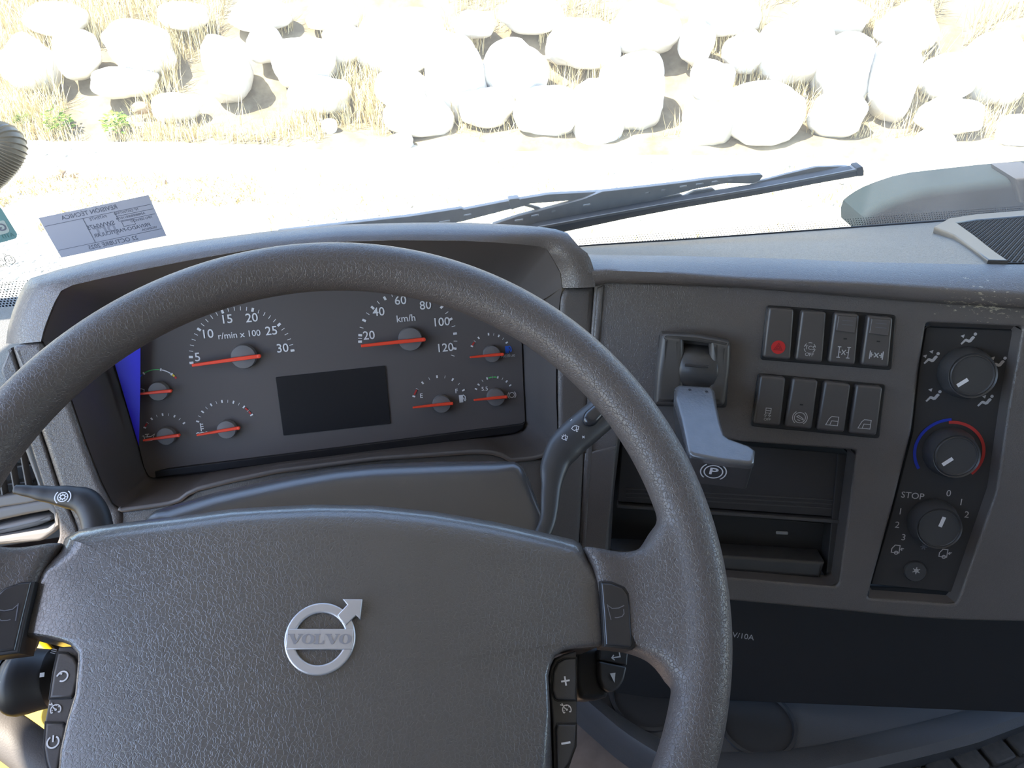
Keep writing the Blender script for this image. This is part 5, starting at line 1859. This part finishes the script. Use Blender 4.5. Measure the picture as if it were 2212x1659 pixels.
ls = thing('light_stalk', ST.hit(60, 1472), 'black barrel light stalk with white square marks, lower left behind the wheel', 'stalk')
LS = W.up(-.072)
ctr_ = stp(LS, [(118, 1464), (112, 1465), (104, 1466), (46, 1472), (30, 1472), (21, 1472), (17, 1474), (-10, 1479), (-60, 1484), (-160, 1500)])
sc_ = np.linalg.norm(LS.hit(100, 1500) - LS.hit(100, 1400)) / 100
tube('stalk_sleeve', ctr_[:6], [58 * sc_, 62 * sc_, 63 * sc_, 73 * sc_, 66 * sc_, 58 * sc_], M['black'], ls, seg=36, sub=3, ref=W.n)
tube('stalk_arm', ctr_[5:], [50 * sc_, 52 * sc_, 54 * sc_, 52 * sc_, 44 * sc_], M['black'], ls, seg=32, sub=3, ref=W.n)
LT = LS.up(64 * sc_)
for p_ in ((92, 1458), (4, 1477)):
    o_ = LT.uv(*p_)
    strokes('square_mark', [['fill', (-1, -1), (1, -1), (1, 1), (-1, 1)]], LT, o_, .0013, .001, M['white'], ls, t=.0005)
text('stalk_lettering', 'III', LT, LT.uv(117, 1407), .0045, M['dim'], ls, rot=1.2)

ms_ = thing('menu_stalk', LS.hit(1320, 1440), 'stalk head with return key and arrow key under the right spoke', 'stalk')
MS = W.up(-.064)
px_solid('stalk_head', [(1236, 1398), (1300, 1396), (1300, 1470), (1316, 1498), (1312, 1506), (1285, 1514), (1254, 1512), (1240, 1470)], MS, -.03, 0, .004, M['black'], ms_, fil=.003)
mk = [px_solid('key', [(1295, 1396), (1358, 1398), (1355, 1437), (1293, 1424.5)], MS.up(.006), -.02, 0, .0012, M['smooth'], ms_, fil=.001),
      px_solid('key', [(1293, 1427), (1355, 1439.5), (1348, 1470), (1336, 1488), (1320, 1496), (1305, 1489), (1296, 1470)], MS.up(.006), -.02, 0, .0016, M['smooth'], ms_, fil=.002)]
MK = MS.up(.006)
strokes('return_symbol', [[(1, .9), (1, -.4), (-.9, -.4)], [(-.35, .15), (-.9, -.4), (-.35, -.95)]], MK, MK.uv(1329, 1416), .0030, .0008, M['white'], mk[0])
strokes('arrow_symbol', [['fill', (-.6, .9), (.6, .9), (0, -1)]], MK, MK.uv(1325, 1464), .0032, .001, M['white'], mk[1])

# ------------------------------------------------------------------ left side: vents, door parts
KV = K2.up(-.012)
av = thing('air_vent', KV.hit(30, 1000), 'sunlit left dash air vent with upright slats and horizontal blades', 'vent')
px_solid('vent_frame', [(-160, 830), (30, 860), (64, 960), (94, 1050), (104, 1078), (60, 1088), (-160, 1120)], KV, -.012, 0, .002, M['ventgrey'], av, fil=.003,
         holes=[KV.uvs([(-140, 850), (18, 880), (50, 965), (82, 1050), (56, 1064), (-140, 1095)])])
px_solid('vent_edge', [(40, 900), (50, 900), (70, 963), (98, 1050), (88, 1050), (60, 966)], KV.up(.001), -.01, 0, .001, M['black'], av)
px_solid('vent_back', [(-180, 830), (60, 870), (110, 1100), (-180, 1130)], KV.up(-.045), -.003, 0, .001, M['dark'], av)
for k in range(6):
    x = 64 - k * 27
    px_solid('vane', [(x - 12, 880 + k * 2), (x - 9, 880 + k * 2), (x + 24, 1062 + k * 3), (x + 20, 1062 + k * 3)], KV.up(-.004), -.010, 0, .0004, M['ventgrey'], av)
for k in range(5):
    y = 900 + k * 36
    px_solid('blade', [(-140, y + 20), (70, y - 6), (72, y - 2), (-140, y + 25)], KV.up(-.020), -.012, 0, .0004, M['ventgrey'], av)
lv = thing('demister_outlet', KV.hit(60, 1130), 'sunlit lower outlet with a curved white flap, left of the column', 'vent')
px_solid('outlet_frame', [(-120, 1118), (60, 1086), (106, 1078), (124, 1092), (132, 1118), (124, 1146), (90, 1170), (-120, 1190)], KV, -.02, 0, .003, M['ventgrey'], lv, fil=.004,
         holes=[KV.uvs([(-100, 1146), (60, 1112), (104, 1104), (114, 1112), (116, 1130), (100, 1142), (-100, 1176)])])
px_solid('outlet_flap', [(-90, 1160), (10, 1132), (70, 1118), (112, 1112), (118, 1122), (80, 1138), (30, 1150), (-90, 1172)], KV.up(-.004), -.012, 0, .004, M['ventgrey'], lv, fil=.003)
px_solid('outlet_back', [(-120, 1110), (130, 1090), (140, 1160), (-120, 1200)], KV.up(-.03), -.003, 0, .001, M['dark'], lv)

DR = W.up(-.16)
dp = thing('door_pull', DR.hit(40, 1590), 'sunlit beige looking grab handle on the door, bottom left corner', 'handle')
tube('grip', stp(DR, [(-200, 1400), (-90, 1500), (-20, 1560), (50, 1610), (120, 1665), (220, 1740)]), [.0145] * 6, M['beige'], dp, seg=26, ref=W.n)
yp = thing('yellow_step_panel', W.p(-.2, -.1, -.3), 'bright yellow painted step panel in sunlight, bottom left corner', 'panel')
YP = W.up(-.26)
px_solid('panel_skin', [(-260, 1300), (40, 1330), (130, 1420), (190, 1560), (180, 1900), (-260, 1900)], YP, -.01, 0, .004, M['yellowpaint'], yp, fil=.01)
px_solid('panel_rib', [(-60, 1340), (-20, 1350), (90, 1800), (50, 1800)], YP.up(.008), -.01, 0, .004, M['yellowpaint'], yp)

flush_text()
